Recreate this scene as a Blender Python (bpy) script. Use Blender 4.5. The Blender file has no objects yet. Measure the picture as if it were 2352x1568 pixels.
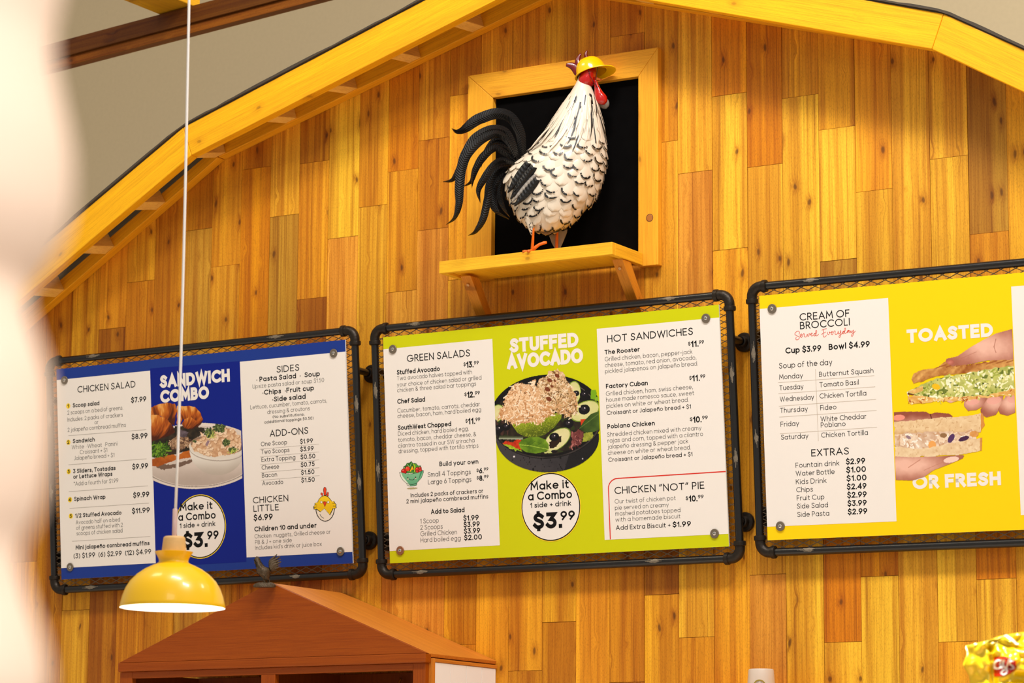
import bpy, math, random
import numpy as np
from mathutils import Vector, Matrix
C = bpy.context.scene.collection
S = bpy.context.scene
def lin(c):
    return tuple((v / 255 / 12.92) if v <= 10 else (((v / 255) + 0.055) / 1.055) ** 2.4 for v in c)
# ---------------------------------------------------------------- camera
FPX = 6659.6                                     # focal length in pixels of a 2352 x 1568 frame
CR = np.array([0.85755722, 0.51432971, 0.00778287])
CU = np.array([0.0820947, -0.15178399, 0.98499852])
CF = np.array([-0.50779531, 0.84405366, 0.1723872])
CP = np.array([5.01359, -7.73505, 1.6])
cam = bpy.data.cameras.new('camera')
cam.sensor_width = 36.0
cam.lens = FPX / 2352 * 36
cam.clip_start = 0.05
cam.dof.use_dof = True
cam.dof.focus_distance = 8.7
cam.dof.aperture_fstop = 7.0
co = bpy.data.objects.new('camera', cam)
C.objects.link(co)
M = Matrix.Identity(4)
for i in range(3):
    M[i][0], M[i][1], M[i][2], M[i][3] = CR[i], CU[i], -CF[i], CP[i]
co.matrix_world = M
S.camera = co
# ---------------------------------------------------------------- colour, world, lights
S.view_settings.view_transform = 'Standard'
S.view_settings.look = 'None'
S.view_settings.gamma = 1
S.view_settings.use_curve_mapping = False
S.view_settings.exposure = 0.28
W = bpy.data.worlds.new('world')
S.world = W
W.use_nodes = True
W.node_tree.nodes['Background'].inputs[0].default_value = (1.0, 0.915, 0.81, 1)
W.node_tree.nodes['Background'].inputs[1].default_value = 0.33
def area(name, loc, target, sx, sy, power, col=(1.0, 0.90, 0.77)):
    l = bpy.data.lights.new(name, 'AREA')
    l.shape = 'RECTANGLE'; l.size = sx; l.size_y = sy; l.energy = power; l.color = col
    o = bpy.data.objects.new(name, l)
    C.objects.link(o)
    o.location = loc
    o.rotation_euler = (Vector(target) - Vector(loc)).to_track_quat('-Z', 'Y').to_euler()
    return o
# ceiling lamps of the shop, well above the frame: neutral on the right, warmer and weaker on the left
NEU, WARM = (1.0, 0.965, 0.94), (1.0, 0.86, 0.64)
area('ceiling_or_fill_lamp', (1.7, -2.7, 6.9), (1.2, 0, 3.2), 1.3, 0.6, 108, NEU)
area('ceiling_or_fill_lamp', (-1.2, -2.7, 6.9), (-0.9, 0, 3.2), 1.3, 0.6, 30, WARM)
area('ceiling_or_fill_lamp', (4.2, -2.9, 6.9), (2.4, 0, 3.0), 1.3, 0.6, 126, NEU)
for sx, sp, sc in ((-1.7, 560, (1, .88, .70)), (2.7, 580, (1, .96, .90))):      # added fill: floor bounce lifts the shaded eaves and shelf underside
    sl_ = bpy.data.lights.new('fill_spot', 'SPOT'); sl_.energy = sp; sl_.color = sc; sl_.spot_size = math.radians(62); sl_.spot_blend = .4; sl_.shadow_soft_size = .06
    so_ = bpy.data.objects.new('fill_spot', sl_); C.objects.link(so_); so_.location = (sx, -2.7, 4.4)
area('ceiling_or_fill_lamp', (3.6, -6.6, 5.4), (1.4, 0, 2.4), 1.6, 0.9, 16, NEU)  # weak frontal fill added on the camera side for wall and boards
sl_ = bpy.data.lights.new('fill_spot', 'SPOT'); sl_.energy = 390; sl_.color = (1, .92, .84); sl_.spot_size = math.radians(50); sl_.spot_blend = .6; sl_.shadow_soft_size = .2
so_ = bpy.data.objects.new('fill_spot', sl_); C.objects.link(so_); so_.location = (7.0, -7.7, 3.6)     # added spot, there only to brighten the near post
so_.rotation_euler = (Vector((4.1, -7.0, 1.8)) - so_.location).to_track_quat('-Z', 'Y').to_euler()
area('ceiling_or_fill_lamp', (4.6, 0.9, 6.6), (3.4, 3.0, 5.2), 0.9, 0.5, 90, NEU)  # extra lamp added to brighten the rear wall on the right
# ---------------------------------------------------------------- pixel helpers (2352 x 1568 frame)
def ray(x, y):
    return CF + (x - 1176) / FPX * CR - (y - 784) / FPX * CU
def at(x, y, Y):                                  # the point seen at pixel x, y on the vertical plane y = Y
    d = ray(x, y)
    return CP + d * ((Y - CP[1]) / d[1])
def on(x, y, o, n):
    d = ray(x, y)
    return CP + d * (((o - CP) @ n) / (d @ n))
def pix(P):
    d = P - CP
    z = d @ CF
    return np.stack([1176 + FPX * (d @ CR) / z, 784 - FPX * (d @ CU) / z], -1)
# ---------------------------------------------------------------- mesh builder
RND = random.Random(7)
class MB:
    def __init__(s):
        s.v = []; s.f = []; s.m = []; s.g = []; s.t = []
    def add(s, vs, fs, mat=0, gc=None, tone=(1, 1, 1)):
        b = len(s.v)
        s.v += [tuple(map(float, v)) for v in vs]
        s.f += [tuple(b + i for i in f) for f in fs]
        s.m += [mat] * len(fs)
        s.g += gc if gc is not None else [tuple(map(float, v)) for v in vs]
        s.t += [(*tone, 1.0)] * len(vs)
        return s
    def prism(s, pts, ext, mat=0, along=None, tone=(1, 1, 1), off=None):
        pts = [np.array(p, float) for p in pts]; e = np.array(ext, float); n = len(pts)
        vs = pts + [p + e for p in pts]
        fs = [tuple(range(n - 1, -1, -1)), tuple(range(n, 2 * n))] + [(i, (i + 1) % n, n + (i + 1) % n, n + i) for i in range(n)]
        nrm = np.cross(pts[1] - pts[0], pts[2] - pts[1])
        if nrm @ e < 0:
            fs = [f[::-1] for f in fs]
        gc = None
        if along is not None:
            a = np.array(along, float); a /= np.linalg.norm(a)
            k = e / np.linalg.norm(e)
            k = k - a * (k @ a)
            if np.linalg.norm(k) < 1e-6:
                k = pts[1] - pts[0]; k = k - a * (k @ a)
            k /= np.linalg.norm(k)
            c = np.cross(a, k)
            o = off or (RND.uniform(0, 40), RND.uniform(0, 40), RND.uniform(0, 40))
            gc = [(v @ c + o[0], v @ a + o[1], v @ k + o[2]) for v in vs]
        return s.add(vs, fs, mat, gc, tone)
    def box(s, lo, hi, mat=0, along=None, tone=(1, 1, 1), off=None):
        x0, y0, z0 = lo; x1, y1, z1 = hi
        return s.prism([(x0, y0, z0), (x1, y0, z0), (x1, y0, z1), (x0, y0, z1)], (0, y1 - y0, 0), mat, along, tone, off)
    def loft(s, rings, mat=0, cap=True, closed=True, tone=(1, 1, 1)):
        n = len(rings[0]); vs = [v for r in rings for v in r]; fs = []
        for i in range(len(rings) - 1):
            for j in range(n if closed else n - 1):
                k = (j + 1) % n
                fs.append((i * n + j, i * n + k, (i + 1) * n + k, (i + 1) * n + j))
        if cap and closed:
            fs += [tuple(range(n - 1, -1, -1)), tuple(range((len(rings) - 1) * n, len(rings) * n))]
        return s.add(vs, fs, mat, None, tone)
    def tube(s, path, r, n=10, mat=0, tone=(1, 1, 1)):
        P = [np.array(p, float) for p in path]
        rr = r if hasattr(r, '__len__') else [r] * len(P)
        rings = []; a = None
        for i, p in enumerate(P):
            t = P[min(i + 1, len(P) - 1)] - P[max(i - 1, 0)]
            t /= np.linalg.norm(t)
            if a is None:
                a = np.cross(t, (0, 0, 1) if abs(t[2]) < .9 else (1, 0, 0))
            a = a - t * (a @ t); a /= np.linalg.norm(a); b = np.cross(t, a)
            rings.append([p + rr[i] * (a * math.cos(q) + b * math.sin(q)) for q in np.linspace(0, 2 * math.pi, n, endpoint=False)])
        return s.loft(rings, mat, True, True, tone)
    def lathe(s, prof, o=(0, 0, 0), ax=(0, 0, 1), n=40, mat=0, cap=False, tone=(1, 1, 1)):
        a = np.array(ax, float); a /= np.linalg.norm(a); o = np.array(o, float)
        u = np.cross(a, (0, 1, 0) if abs(a[1]) < .9 else (1, 0, 0)); u /= np.linalg.norm(u); w = np.cross(a, u)
        rings = [[o + a * z + r * (u * math.cos(q) + w * math.sin(q)) for q in np.linspace(0, 2 * math.pi, n, endpoint=False)] for r, z in prof]
        return s.loft(rings, mat, cap, True, tone)
    def build(s, name, mats, parent=None, smooth=False, bevel=0, fix=True):
        if not isinstance(mats, (list, tuple)):
            mats = [mats]
        o = root_loc(parent)
        me = bpy.data.meshes.new(name)
        me.from_pydata([(v[0] - o[0], v[1] - o[1], v[2] - o[2]) for v in s.v], [], s.f)
        for m in mats:
            me.materials.append(m)
        me.polygons.foreach_set('material_index', s.m)
        a = me.attributes.new('gc', 'FLOAT_VECTOR', 'POINT'); a.data.foreach_set('vector', [c for g in s.g for c in g])
        a = me.attributes.new('tone', 'FLOAT_COLOR', 'POINT'); a.data.foreach_set('color', [c for g in s.t for c in g])
        if fix:
            import bmesh
            bm = bmesh.new(); bm.from_mesh(me); bmesh.ops.recalc_face_normals(bm, faces=bm.faces); bm.to_mesh(me); bm.free()
        if smooth:
            me.polygons.foreach_set('use_smooth', [True] * len(me.polygons))
            if smooth is not True:
                me.set_sharp_from_angle(angle=math.radians(smooth))
        ob = bpy.data.objects.new(name, me)
        C.objects.link(ob)
        if parent is not None:
            ob.parent = parent
        if bevel:
            b = ob.modifiers.new('bevel', 'BEVEL'); b.width = bevel; b.segments = 2; b.limit_method = 'ANGLE'
        return ob
def root_loc(p):
    l = np.zeros(3)
    while p is not None:
        l = l + np.array(p.location); p = p.parent
    return l
def tag(o, label, cat, group=None):
    o['label'] = label; o['category'] = cat
    if group: o['group'] = group
    return o
def thing(name, label, cat, loc, group=None):
    o = bpy.data.objects.new(name, None); C.objects.link(o)
    o.location = [float(v) for v in loc]; o.empty_display_size = 0.05
    return tag(o, label, cat, group)
def struct(o):
    o['kind'] = 'structure'; return o
# ---------------------------------------------------------------- materials
def mat(name, col, rough=0.5, metal=0.0, spec=0.5, coat=0.0, emit=None, trans=0.0, noise=0.0, nscale=40, bump=0.0):
    m = bpy.data.materials.new(name); m.use_nodes = True
    nt = m.node_tree; b = nt.nodes['Principled BSDF']
    c = lin(col)
    b.inputs['Base Color'].default_value = (*c, 1)
    b.inputs['Roughness'].default_value = rough; b.inputs['Metallic'].default_value = metal
    b.inputs['Specular IOR Level'].default_value = spec; b.inputs['Coat Weight'].default_value = coat
    b.inputs['Transmission Weight'].default_value = trans
    if emit:
        b.inputs['Emission Color'].default_value = (*lin(emit[0]), 1); b.inputs['Emission Strength'].default_value = emit[1]
    if noise or bump:
        tc = nt.nodes.new('ShaderNodeTexCoord'); n = nt.nodes.new('ShaderNodeTexNoise')
        n.inputs['Scale'].default_value = nscale; n.inputs['Detail'].default_value = 4
        nt.links.new(tc.outputs['Object'], n.inputs['Vector'])
        if noise:
            x = nt.nodes.new('ShaderNodeMix'); x.data_type = 'RGBA'
            x.inputs['A'].default_value = (*[v * (1 - noise) for v in c], 1); x.inputs['B'].default_value = (*[min(1, v * (1 + noise)) for v in c], 1)
            nt.links.new(n.outputs['Fac'], x.inputs['Factor']); nt.links.new(x.outputs['Result'], b.inputs['Base Color'])
        if bump:
            u = nt.nodes.new('ShaderNodeBump'); u.inputs['Strength'].default_value = bump; u.inputs['Distance'].default_value = 0.002
            nt.links.new(n.outputs['Fac'], u.inputs['Height']); nt.links.new(u.outputs['Normal'], b.inputs['Normal'])
    return m
def wood(name, knots=1.0, contrast=0.5, rough=0.55, sap=0.5, spec=0.3):
    # procedural wood: reads the board's own grain coordinates (gc) and its own colour (tone)
    m = bpy.data.materials.new(name); m.use_nodes = True
    nt = m.node_tree; N = nt.nodes.new; L = nt.links.new; b = nt.nodes['Principled BSDF']
    g = N('ShaderNodeAttribute'); g.attribute_name = 'gc'
    t = N('ShaderNodeAttribute'); t.attribute_name = 'tone'
    def mth(op, a, b_=None, c=None, clamp=False):
        n = N('ShaderNodeMath'); n.operation = op; n.use_clamp = clamp
        for i, v in enumerate((a, b_, c)):
            if v is None: continue
            if isinstance(v, (int, float)): n.inputs[i].default_value = v
            else: L(v, n.inputs[i])
        return n.outputs[0]
    def scaled(v, s):
        n = N('ShaderNodeVectorMath'); n.operation = 'MULTIPLY'; L(v, n.inputs[0]); n.inputs[1].default_value = s; return n.outputs[0]
    def noise(v, s, detail=3, rough_=0.5):
        n = N('ShaderNodeTexNoise'); n.inputs['Scale'].default_value = 1; n.inputs['Detail'].default_value = detail; n.inputs['Roughness'].default_value = rough_
        L(scaled(v, s), n.inputs['Vector']); return n.outputs['Fac']
    def ramp(v, lo, hi):
        n = N('ShaderNodeMapRange'); n.interpolation_type = 'SMOOTHSTEP'; L(v, n.inputs[0]); n.inputs[1].default_value = lo; n.inputs[2].default_value = hi; return n.outputs[0]
    def mix(f, a, c, mode='MIX'):
        n = N('ShaderNodeMix'); n.data_type = 'RGBA'; n.blend_type = mode
        if isinstance(f, (int, float)): n.inputs['Factor'].default_value = f
        else: L(f, n.inputs['Factor'])
        for k, v in (('A', a), ('B', c)):
            if isinstance(v, tuple): n.inputs[k].default_value = (*v, 1)
            else: L(v, n.inputs[k])
        return n.outputs['Result']
    gv = g.outputs['Vector']
    vo = N('ShaderNodeTexVoronoi'); vo.voronoi_dimensions = '2D'; vo.inputs['Scale'].default_value = 1
    wob = N('ShaderNodeVectorMath'); wob.operation = 'ADD'
    nz = N('ShaderNodeTexNoise'); nz.inputs['Scale'].default_value = 9; L(gv, nz.inputs['Vector'])
    sc = N('ShaderNodeVectorMath'); sc.operation = 'SCALE'; L(nz.outputs['Color'], sc.inputs[0]); sc.inputs['Scale'].default_value = 0.25
    L(scaled(gv, (9.5, 4.4, 1)), wob.inputs[0]); L(sc.outputs[0], wob.inputs[1]); L(wob.outputs[0], vo.inputs['Vector'])
    d = vo.outputs['Distance']
    push = mth('MULTIPLY', mth('SUBTRACT', 1.0, ramp(d, 0.0, 0.16)), 0.010 * knots)   # grain bends round a knot
    sx = N('ShaderNodeSeparateXYZ'); L(gv, sx.inputs[0])
    low = noise(gv, (5, 1.6, 5), 2)
    cx = N('ShaderNodeCombineXYZ'); L(mth('ADD', mth('ADD', sx.outputs[0], push), mth('MULTIPLY', low, 0.010)), cx.inputs[0]); L(sx.outputs[1], cx.inputs[1]); L(sx.outputs[2], cx.inputs[2])
    wv = cx.outputs[0]
    heart = ramp(noise(wv, (15, 0.30, 15), 1.5), 0.42, 0.56)
    streak = noise(wv, (70, 0.9, 70), 3, 0.6)
    fine = noise(wv, (420, 7, 420), 2, 0.6)
    speck = noise(gv, (430, 150, 430), 2)
    lines = ramp(noise(wv, (120, 1.1, 120), 1), 0.60, 0.72)
    base = t.outputs['Color']
    light = mix(1.0, base, (1.10, 1.16, 1.08), 'MULTIPLY')
    dark = mix(1.0, base, (0.80, 0.68, 0.56), 'MULTIPLY')
    c = mix(mth('MULTIPLY', heart, sap), light, dark)
    c = mix(mth('MULTIPLY', ramp(streak, 0.38, 0.70), contrast), c, mix(1.0, c, (0.66, 0.50, 0.32), 'MULTIPLY'))
    c = mix(mth('MULTIPLY', lines, contrast * 0.75), c, mix(1.0, c, (0.55, 0.42, 0.30), 'MULTIPLY'))
    c = mix(mth('MULTIPLY', ramp(fine, 0.35, 0.75), 0.55), c, mix(1.0, c, (0.66, 0.54, 0.38), 'MULTIPLY'))
    c = mix(mth('MULTIPLY', ramp(speck, 0.46, 0.76), 0.5 * contrast + 0.06), c, mix(1.0, c, (0.55, 0.45, 0.35), 'MULTIPLY'))
    sel = ramp(vo.outputs['Color'], 0.45, 0.55)                                       # only some cells carry a knot
    halo = mth('MULTIPLY', mth('MULTIPLY', mth('SUBTRACT', 1.0, ramp(d, 0.03, 0.20)), sel), 0.6 * knots, clamp=True)
    core = mth('MULTIPLY', mth('MULTIPLY', mth('SUBTRACT', 1.0, ramp(d, 0.022, 0.062)), sel), 0.72 * knots, clamp=True)
    c = mix(halo, c, mix(1.0, c, (0.60, 0.42, 0.28), 'MULTIPLY'))
    c = mix(core, c, (0.085, 0.026, 0.005))
    L(c, b.inputs['Base Color'])
    b.inputs['Roughness'].default_value = rough; b.inputs['Specular IOR Level'].default_value = spec
    bp = N('ShaderNodeBump'); bp.inputs['Strength'].default_value = 0.25; bp.inputs['Distance'].default_value = 0.001
    L(mth('ADD', fine, streak), bp.inputs['Height']); L(bp.outputs['Normal'], b.inputs['Normal'])
    return m
def attr_mat(name, attr='tone', rough=0.45, spec=0.35):
    m = bpy.data.materials.new(name); m.use_nodes = True
    nt = m.node_tree; t = nt.nodes.new('ShaderNodeAttribute'); t.attribute_name = attr
    b = nt.nodes['Principled BSDF']
    nt.links.new(t.outputs['Color'], b.inputs['Base Color']); b.inputs['Roughness'].default_value = rough; b.inputs['Specular IOR Level'].default_value = spec
    return m
WOOD = wood('cedar_plank', contrast=0.78, sap=0.8)
WOODC = wood('clear_pine', knots=0.55, contrast=0.18, sap=0.25)
WOODR = wood('stained_wood', knots=0.0, contrast=0.25, sap=0.2, rough=0.42)
PRINT = attr_mat('print')
def rgb(*c): return lin(c)
# ---------------------------------------------------------------- lettering: a monoline alphabet of strokes (cap height 1)
def A(cx, cy, rx, ry, a0, a1, n=None):
    n = n or max(4, int(abs(a1 - a0) / 18))
    return [(cx + rx * math.cos(math.radians(a)), cy + ry * math.sin(math.radians(a))) for a in np.linspace(a0, a1, n + 1)]
def K(*p, n=5):                                    # smooth curve through points
    p = [np.array(q, float) for q in p]; q = [2 * p[0] - p[1]] + p + [2 * p[-1] - p[-2]]; out = []
    for i in range(1, len(q) - 2):
        for t in np.linspace(0, 1, n, endpoint=False):
            out.append(tuple(0.5 * (2 * q[i] + (q[i + 1] - q[i - 1]) * t + (2 * q[i - 1] - 5 * q[i] + 4 * q[i + 1] - q[i + 2]) * t ** 2 + (3 * q[i] - q[i - 1] - 3 * q[i + 1] + q[i + 2]) * t ** 3)))
    return out + [tuple(p[-1])]
X = .68; h = X / 2
R = A(.32, h, .32, h, 0, 360)
SS = K((.55, .86), (.42, .97), (.28, 1), (.12, .93), (.05, .77), (.14, .61), (.31, .52), (.48, .42), (.56, .26), (.5, .09), (.3, 0), (.13, .04), (.01, .17))
GL = {
'A': [[(0, 0), (.4, 1), (.8, 0)], [(.21, .31), (.59, .31)]],
'B': [[(0, 0), (0, 1)], [(0, 1), (.26, 1)] + A(.26, .765, .24, .235, 90, -90) + [(0, .53)], [(.2, .53), (.3, .53)] + A(.3, .265, .27, .265, 90, -90) + [(0, 0)]],
'C': [A(.5, .5, .5, .5, 48, 312)], 'D': [[(0, 0), (0, 1), (.28, 1)] + A(.28, .5, .48, .5, 90, -90) + [(0, 0)]],
'E': [[(.5, 1), (0, 1), (0, 0), (.52, 0)], [(0, .51), (.45, .51)]], 'F': [[(.5, 1), (0, 1), (0, 0)], [(0, .5), (.44, .5)]],
'G': [A(.5, .5, .5, .5, 46, 358) + [(.58, .47)]], 'H': [[(0, 0), (0, 1)], [(.66, 0), (.66, 1)], [(0, .51), (.66, .51)]],
'I': [[(0, 0), (0, 1)]], 'J': [[(.36, 1), (.36, .25)] + A(.13, .25, .23, .25, 0, -130)],
'K': [[(0, 0), (0, 1)], [(.56, 1), (.03, .46)], [(.2, .62), (.6, 0)]], 'L': [[(0, 1), (0, 0), (.46, 0)]],
'M': [[(0, 0), (.07, 1), (.43, .3), (.79, 1), (.86, 0)]], 'N': [[(0, 0), (0, 1), (.68, 0), (.68, 1)]],
'O': [A(.5, .5, .5, .5, 0, 360, 26)], 'P': [[(0, 0), (0, 1), (.26, 1)] + A(.26, .725, .27, .275, 90, -90) + [(0, .45)]],
'R': [[(0, 0), (0, 1), (.26, 1)] + A(.26, .74, .26, .26, 90, -90) + [(0, .48)], [(.24, .48), (.56, 0)]], 'S': [SS],
'T': [[(0, 1), (.64, 1)], [(.32, 1), (.32, 0)]], 'U': [[(0, 1), (0, .32)] + A(.32, .32, .32, .32, 180, 360) + [(.64, 1)]],
'V': [[(0, 1), (.39, 0), (.78, 1)]], 'W': [[(0, 1), (.28, 0), (.56, .95), (.84, 0), (1.12, 1)]], 'X': [[(0, 0), (.62, 1)], [(0, 1), (.62, 0)]],
'Y': [[(0, 1), (.34, .45), (.68, 1)], [(.34, .45), (.34, 0)]],
'a': [R, [(.64, 0), (.64, X)]], 'b': [R, [(0, 0), (0, 1.06)]], 'c': [A(.32, h, .32, h, 46, 314)], 'd': [R, [(.64, 0), (.64, 1.06)]],
'e': [[(.01, h), (.63, h)] + A(.32, h, .32, h, 2, 312)], 'f': [A(.3, .84, .19, .2, 80, 180) + [(.11, 0)], [(0, .64), (.31, .64)]],
'g': [R, [(.64, X), (.64, .0)] + A(.33, .0, .31, .3, 0, -145)], 'h': [[(0, 0), (0, 1.06)], A(.27, .4, .27, .28, 180, 0) + [(.54, 0)]],
'i': [[(0, 0), (0, X)], [(0, .97), (0, .98)]], 'j': [[(.14, X), (.14, -.1)] + A(-.02, -.1, .16, .18, 0, -110), [(.14, .97), (.14, .98)]],
'k': [[(0, 0), (0, 1.06)], [(.46, X), (.03, .3)], [(.16, .42), (.5, 0)]], 'l': [[(0, 0), (0, 1.06)]],
'm': [[(0, 0), (0, X)], A(.22, .45, .22, .23, 180, 0) + [(.44, 0)], A(.66, .45, .22, .23, 180, 0) + [(.88, 0)]],
'n': [[(0, 0), (0, X)], A(.27, .4, .27, .28, 180, 0) + [(.54, 0)]], 'o': [R], 'p': [R, [(0, X), (0, -.3)]], 'q': [R, [(.64, X), (.64, -.3)]],
'r': [[(0, 0), (0, X)], A(.24, .42, .24, .26, 180, 75)],
's': [K((.4, .58), (.3, .66), (.2, .68), (.07, .62), (.05, .5), (.13, .4), (.27, .33), (.39, .26), (.42, .14), (.33, .03), (.2, 0), (.08, .03), (0, .11))],
't': [[(.12, .92), (.12, .18)] + A(.28, .18, .16, .18, 180, 290), [(0, X - .02), (.34, X - .02)]],
'u': [[(0, X), (0, .27)] + A(.27, .27, .27, .27, 180, 360) + [(.54, X)], [(.54, .27), (.54, 0)]],
'v': [[(0, X), (.28, 0), (.56, X)]], 'w': [[(0, X), (.22, 0), (.43, .64), (.64, 0), (.86, X)]], 'x': [[(0, 0), (.48, X)], [(0, X), (.48, 0)]],
'y': [[(0, X), (.28, .02)], [(.56, X), (.17, -.3)]], 'z': [[(0, X), (.44, X), (0, 0), (.46, 0)]],
'0': [A(.31, .5, .31, .5, 0, 360, 24)], '1': [[(0, .76), (.22, .97), (.22, 0)]],
'2': [K((.03, .76), (.1, .93), (.28, 1), (.48, .9), (.52, .72), (.42, .5), (.22, .24), (.0, 0)) + [(.56, 0)]],
'3': [[(.04, 1), (.5, 1), (.24, .6)] + A(.24, .3, .29, .3, 90, -150)],
'4': [[(.5, 0), (.5, 1), (0, .28), (.66, .28)]], '5': [[(.48, 1), (.1, 1), (.06, .56)] + K((.06, .56), (.25, .63), (.45, .54), (.53, .32), (.44, .08), (.24, 0), (.0, .1))],
'6': [A(.29, .31, .29, .31, 0, 360), [(.44, 1), (.04, .43)]], '7': [[(0, 1), (.52, 1), (.16, 0)]],
'8': [A(.28, .755, .23, .245, 0, 360), A(.28, .265, .28, .265, 0, 360)], '9': [A(.29, .69, .29, .31, 0, 360), [(.14, 0), (.54, .57)]],
'$': [SS, [(.28, 1), (.28, 1.16)], [(.28, 0), (.28, -.16)]], '.': [[(0, .0), (.0, .01)]], ',': [[(.05, .07), (0, -.14)]], ':': [[(0, .02), (0, .03)], [(0, .55), (0, .56)]],
'&': [K((.66, 0), (.12, .68), (.14, .92), (.3, 1), (.45, .9), (.42, .7), (.1, .42), (.02, .22), (.1, .05), (.28, 0), (.48, .12), (.62, .42))],
'+': [[(0, .4), (.46, .4)], [(.23, .17), (.23, .63)]], '-': [[(0, .4), (.3, .4)]], '(': [A(.42, .42, .42, .66, 130, 230)], ')': [A(-.2, .42, .42, .66, 50, -50)],
'/': [[(0, -.08), (.42, 1.06)]], '*': [[(.12, 1), (.12, .72)], [(0, .93), (.24, .79)], [(0, .79), (.24, .93)]], "'": [[(0, 1), (0, .78)]],
'\u00b7': [[(0, .34), (0, .35)]], '\u201c': [[(.1, 1.02), (0, .78)], [(.3, 1.02), (.2, .78)]], '\u201d': [[(.1, 1.02), (0, .78)], [(.3, 1.02), (.2, .78)]],
'\u00f1': [[(0, 0), (0, X)], A(.27, .4, .27, .28, 180, 0) + [(.54, 0)], K((.08, .86), (.18, .93), (.34, .84), (.46, .92))],
}
def stroke(mb, to3, pts, w, mat=0, tone=(1, 1, 1), taper=None, caps=False):
    """a flat ribbon of width w along the 2D points pts"""
    P = [np.array(p, float) for p in pts]
    q = [P[0]]
    for p in P[1:]:
        if np.linalg.norm(p - q[-1]) > 1e-7: q.append(p)
    P = q
    if len(P) < 2: return
    closed = np.linalg.norm(P[0] - P[-1]) < 1e-6 and len(P) > 3
    if closed: P = P[:-1]
    elif caps:                                     # square ends
        P[0] = P[0] + (P[0] - P[1]) / np.linalg.norm(P[0] - P[1]) * w / 2
        P[-1] = P[-1] + (P[-1] - P[-2]) / np.linalg.norm(P[-1] - P[-2]) * w / 2
    n = len(P); L = []; Rr = []
    for i in range(n):
        a = P[(i - 1) % n] if (closed or i > 0) else None
        b = P[(i + 1) % n] if (closed or i < n - 1) else None
        d0 = (P[i] - a) / np.linalg.norm(P[i] - a) if a is not None else None
        d1 = (b - P[i]) / np.linalg.norm(b - P[i]) if b is not None else None
        if d0 is None: d0 = d1
        if d1 is None: d1 = d0
        n0 = np.array((-d0[1], d0[0])); n1 = np.array((-d1[1], d1[0]))
        m = n0 + n1; ln = np.linalg.norm(m)
        m = n0 if ln < .3 else m / ln
        k = 1 / max(.66 if w > .0135 else .34, m @ n0)
        ww = w * (taper(i / (n - 1)) if taper else 1)
        L.append(P[i] + m * k * ww / 2); Rr.append(P[i] - m * k * ww / 2)
    vs = []
    for l, r in zip(L, Rr): vs += [to3(*l), to3(*r)]
    fs = [(2 * i, 2 * i + 1, 2 * ((i + 1) % n) + 1, 2 * ((i + 1) % n)) for i in range(n if closed else n - 1)]
    mb.add(vs, fs, mat, None, tone)
def text(mb, to3, s, u0, u1, v, cap, wt, mat=0, tone=(0, 0, 0), skew=0.0, slope=0.0, lift=0):
    """set s between u0 and u1 on the baseline v (to3 maps a flat u, v to space)"""
    gap = .17 + wt * .9
    x = 0; items = []; right = 0
    for ch in s:
        if ch == ' ': x += .30 + wt * .4; continue
        g = GL[ch]
        lo = min(p[0] for st in g for p in st); hi = max(p[0] for st in g for p in st)
        items.append((x - min(lo, 0) * 0, g)); right = x + hi; x += max(hi, 0) + gap
    w = wt * cap
    sx = ((u1 - u0) - w) / max(right, 1e-6) if right > .05 else cap
    sy = cap - w
    k = 0
    for x0, g in items:
        for st in g:
            k += 1
            t3 = to3 if not lift else (lambda a, b, q=to3(0, 0, k * lift) - to3(0, 0): to3(a, b) + q)
            pts = [(u0 + w / 2 + (x0 + p[0]) * sx + skew * p[1] * sy, v + w / 2 + p[1] * sy + slope * (x0 + p[0]) * sx) for p in st]
            stroke(mb, t3, pts, w, mat, tone, None, True)
def disc(mb, to3, cu, cv, r, mat=0, tone=(1, 1, 1), r0=0, n=48, ry=None):
    ry = ry or r
    a = np.linspace(0, 2 * math.pi, n, endpoint=False)
    o = [to3(cu + r * math.cos(t), cv + ry * math.sin(t)) for t in a]
    if r0:
        k = r0 / r
        i = [to3(cu + r0 * math.cos(t), cv + ry * k * math.sin(t)) for t in a]
        mb.add(o + i, [(j, (j + 1) % n, n + (j + 1) % n, n + j) for j in range(n)], mat, None, tone)
    else:
        mb.add(o, [tuple(range(n))], mat, None, tone)
def flat(mb, to3, pts, mat=0, tone=(1, 1, 1)):
    mb.add([to3(*p) for p in pts], [tuple(range(len(pts)))], mat, None, tone)
# ---------------------------------------------------------------- the wall of vertical planks
TONE = {k: lin(v) for k, v in dict(L=(255, 190, 52), M=(244, 170, 38), D=(222, 146, 28), G=(206, 148, 46), B=(190, 116, 24), O=(240, 152, 18), T=(238, 162, 56)).items()}
SEAM = {-13: -1.5513, -12: -1.4316, -11: -1.3113, -10: -1.1929, -9: -1.0724, -8: -0.9522, -7: -0.8334, -6: -0.7125, -5: -0.5918, -4: -0.4743, -3: -0.3549, -2: -0.2339, -1: -0.1199, 0: -0.0026, 1: 0.1175, 2: 0.2358, 3: 0.3551, 4: 0.4769, 5: 0.5971, 6: 0.7141, 7: 0.835, 8: 0.9527, 9: 1.0712, 10: 1.1907, 11: 1.3092, 12: 1.4303, 13: 1.5493, 14: 1.6669, 15: 1.7873, 16: 1.9063, 17: 2.0264}
for k in range(-22, -13): SEAM[k] = -1.5513 + (k + 13) * .1195
for k in range(18, 30): SEAM[k] = 2.0264 + (k - 17) * .1195
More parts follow.
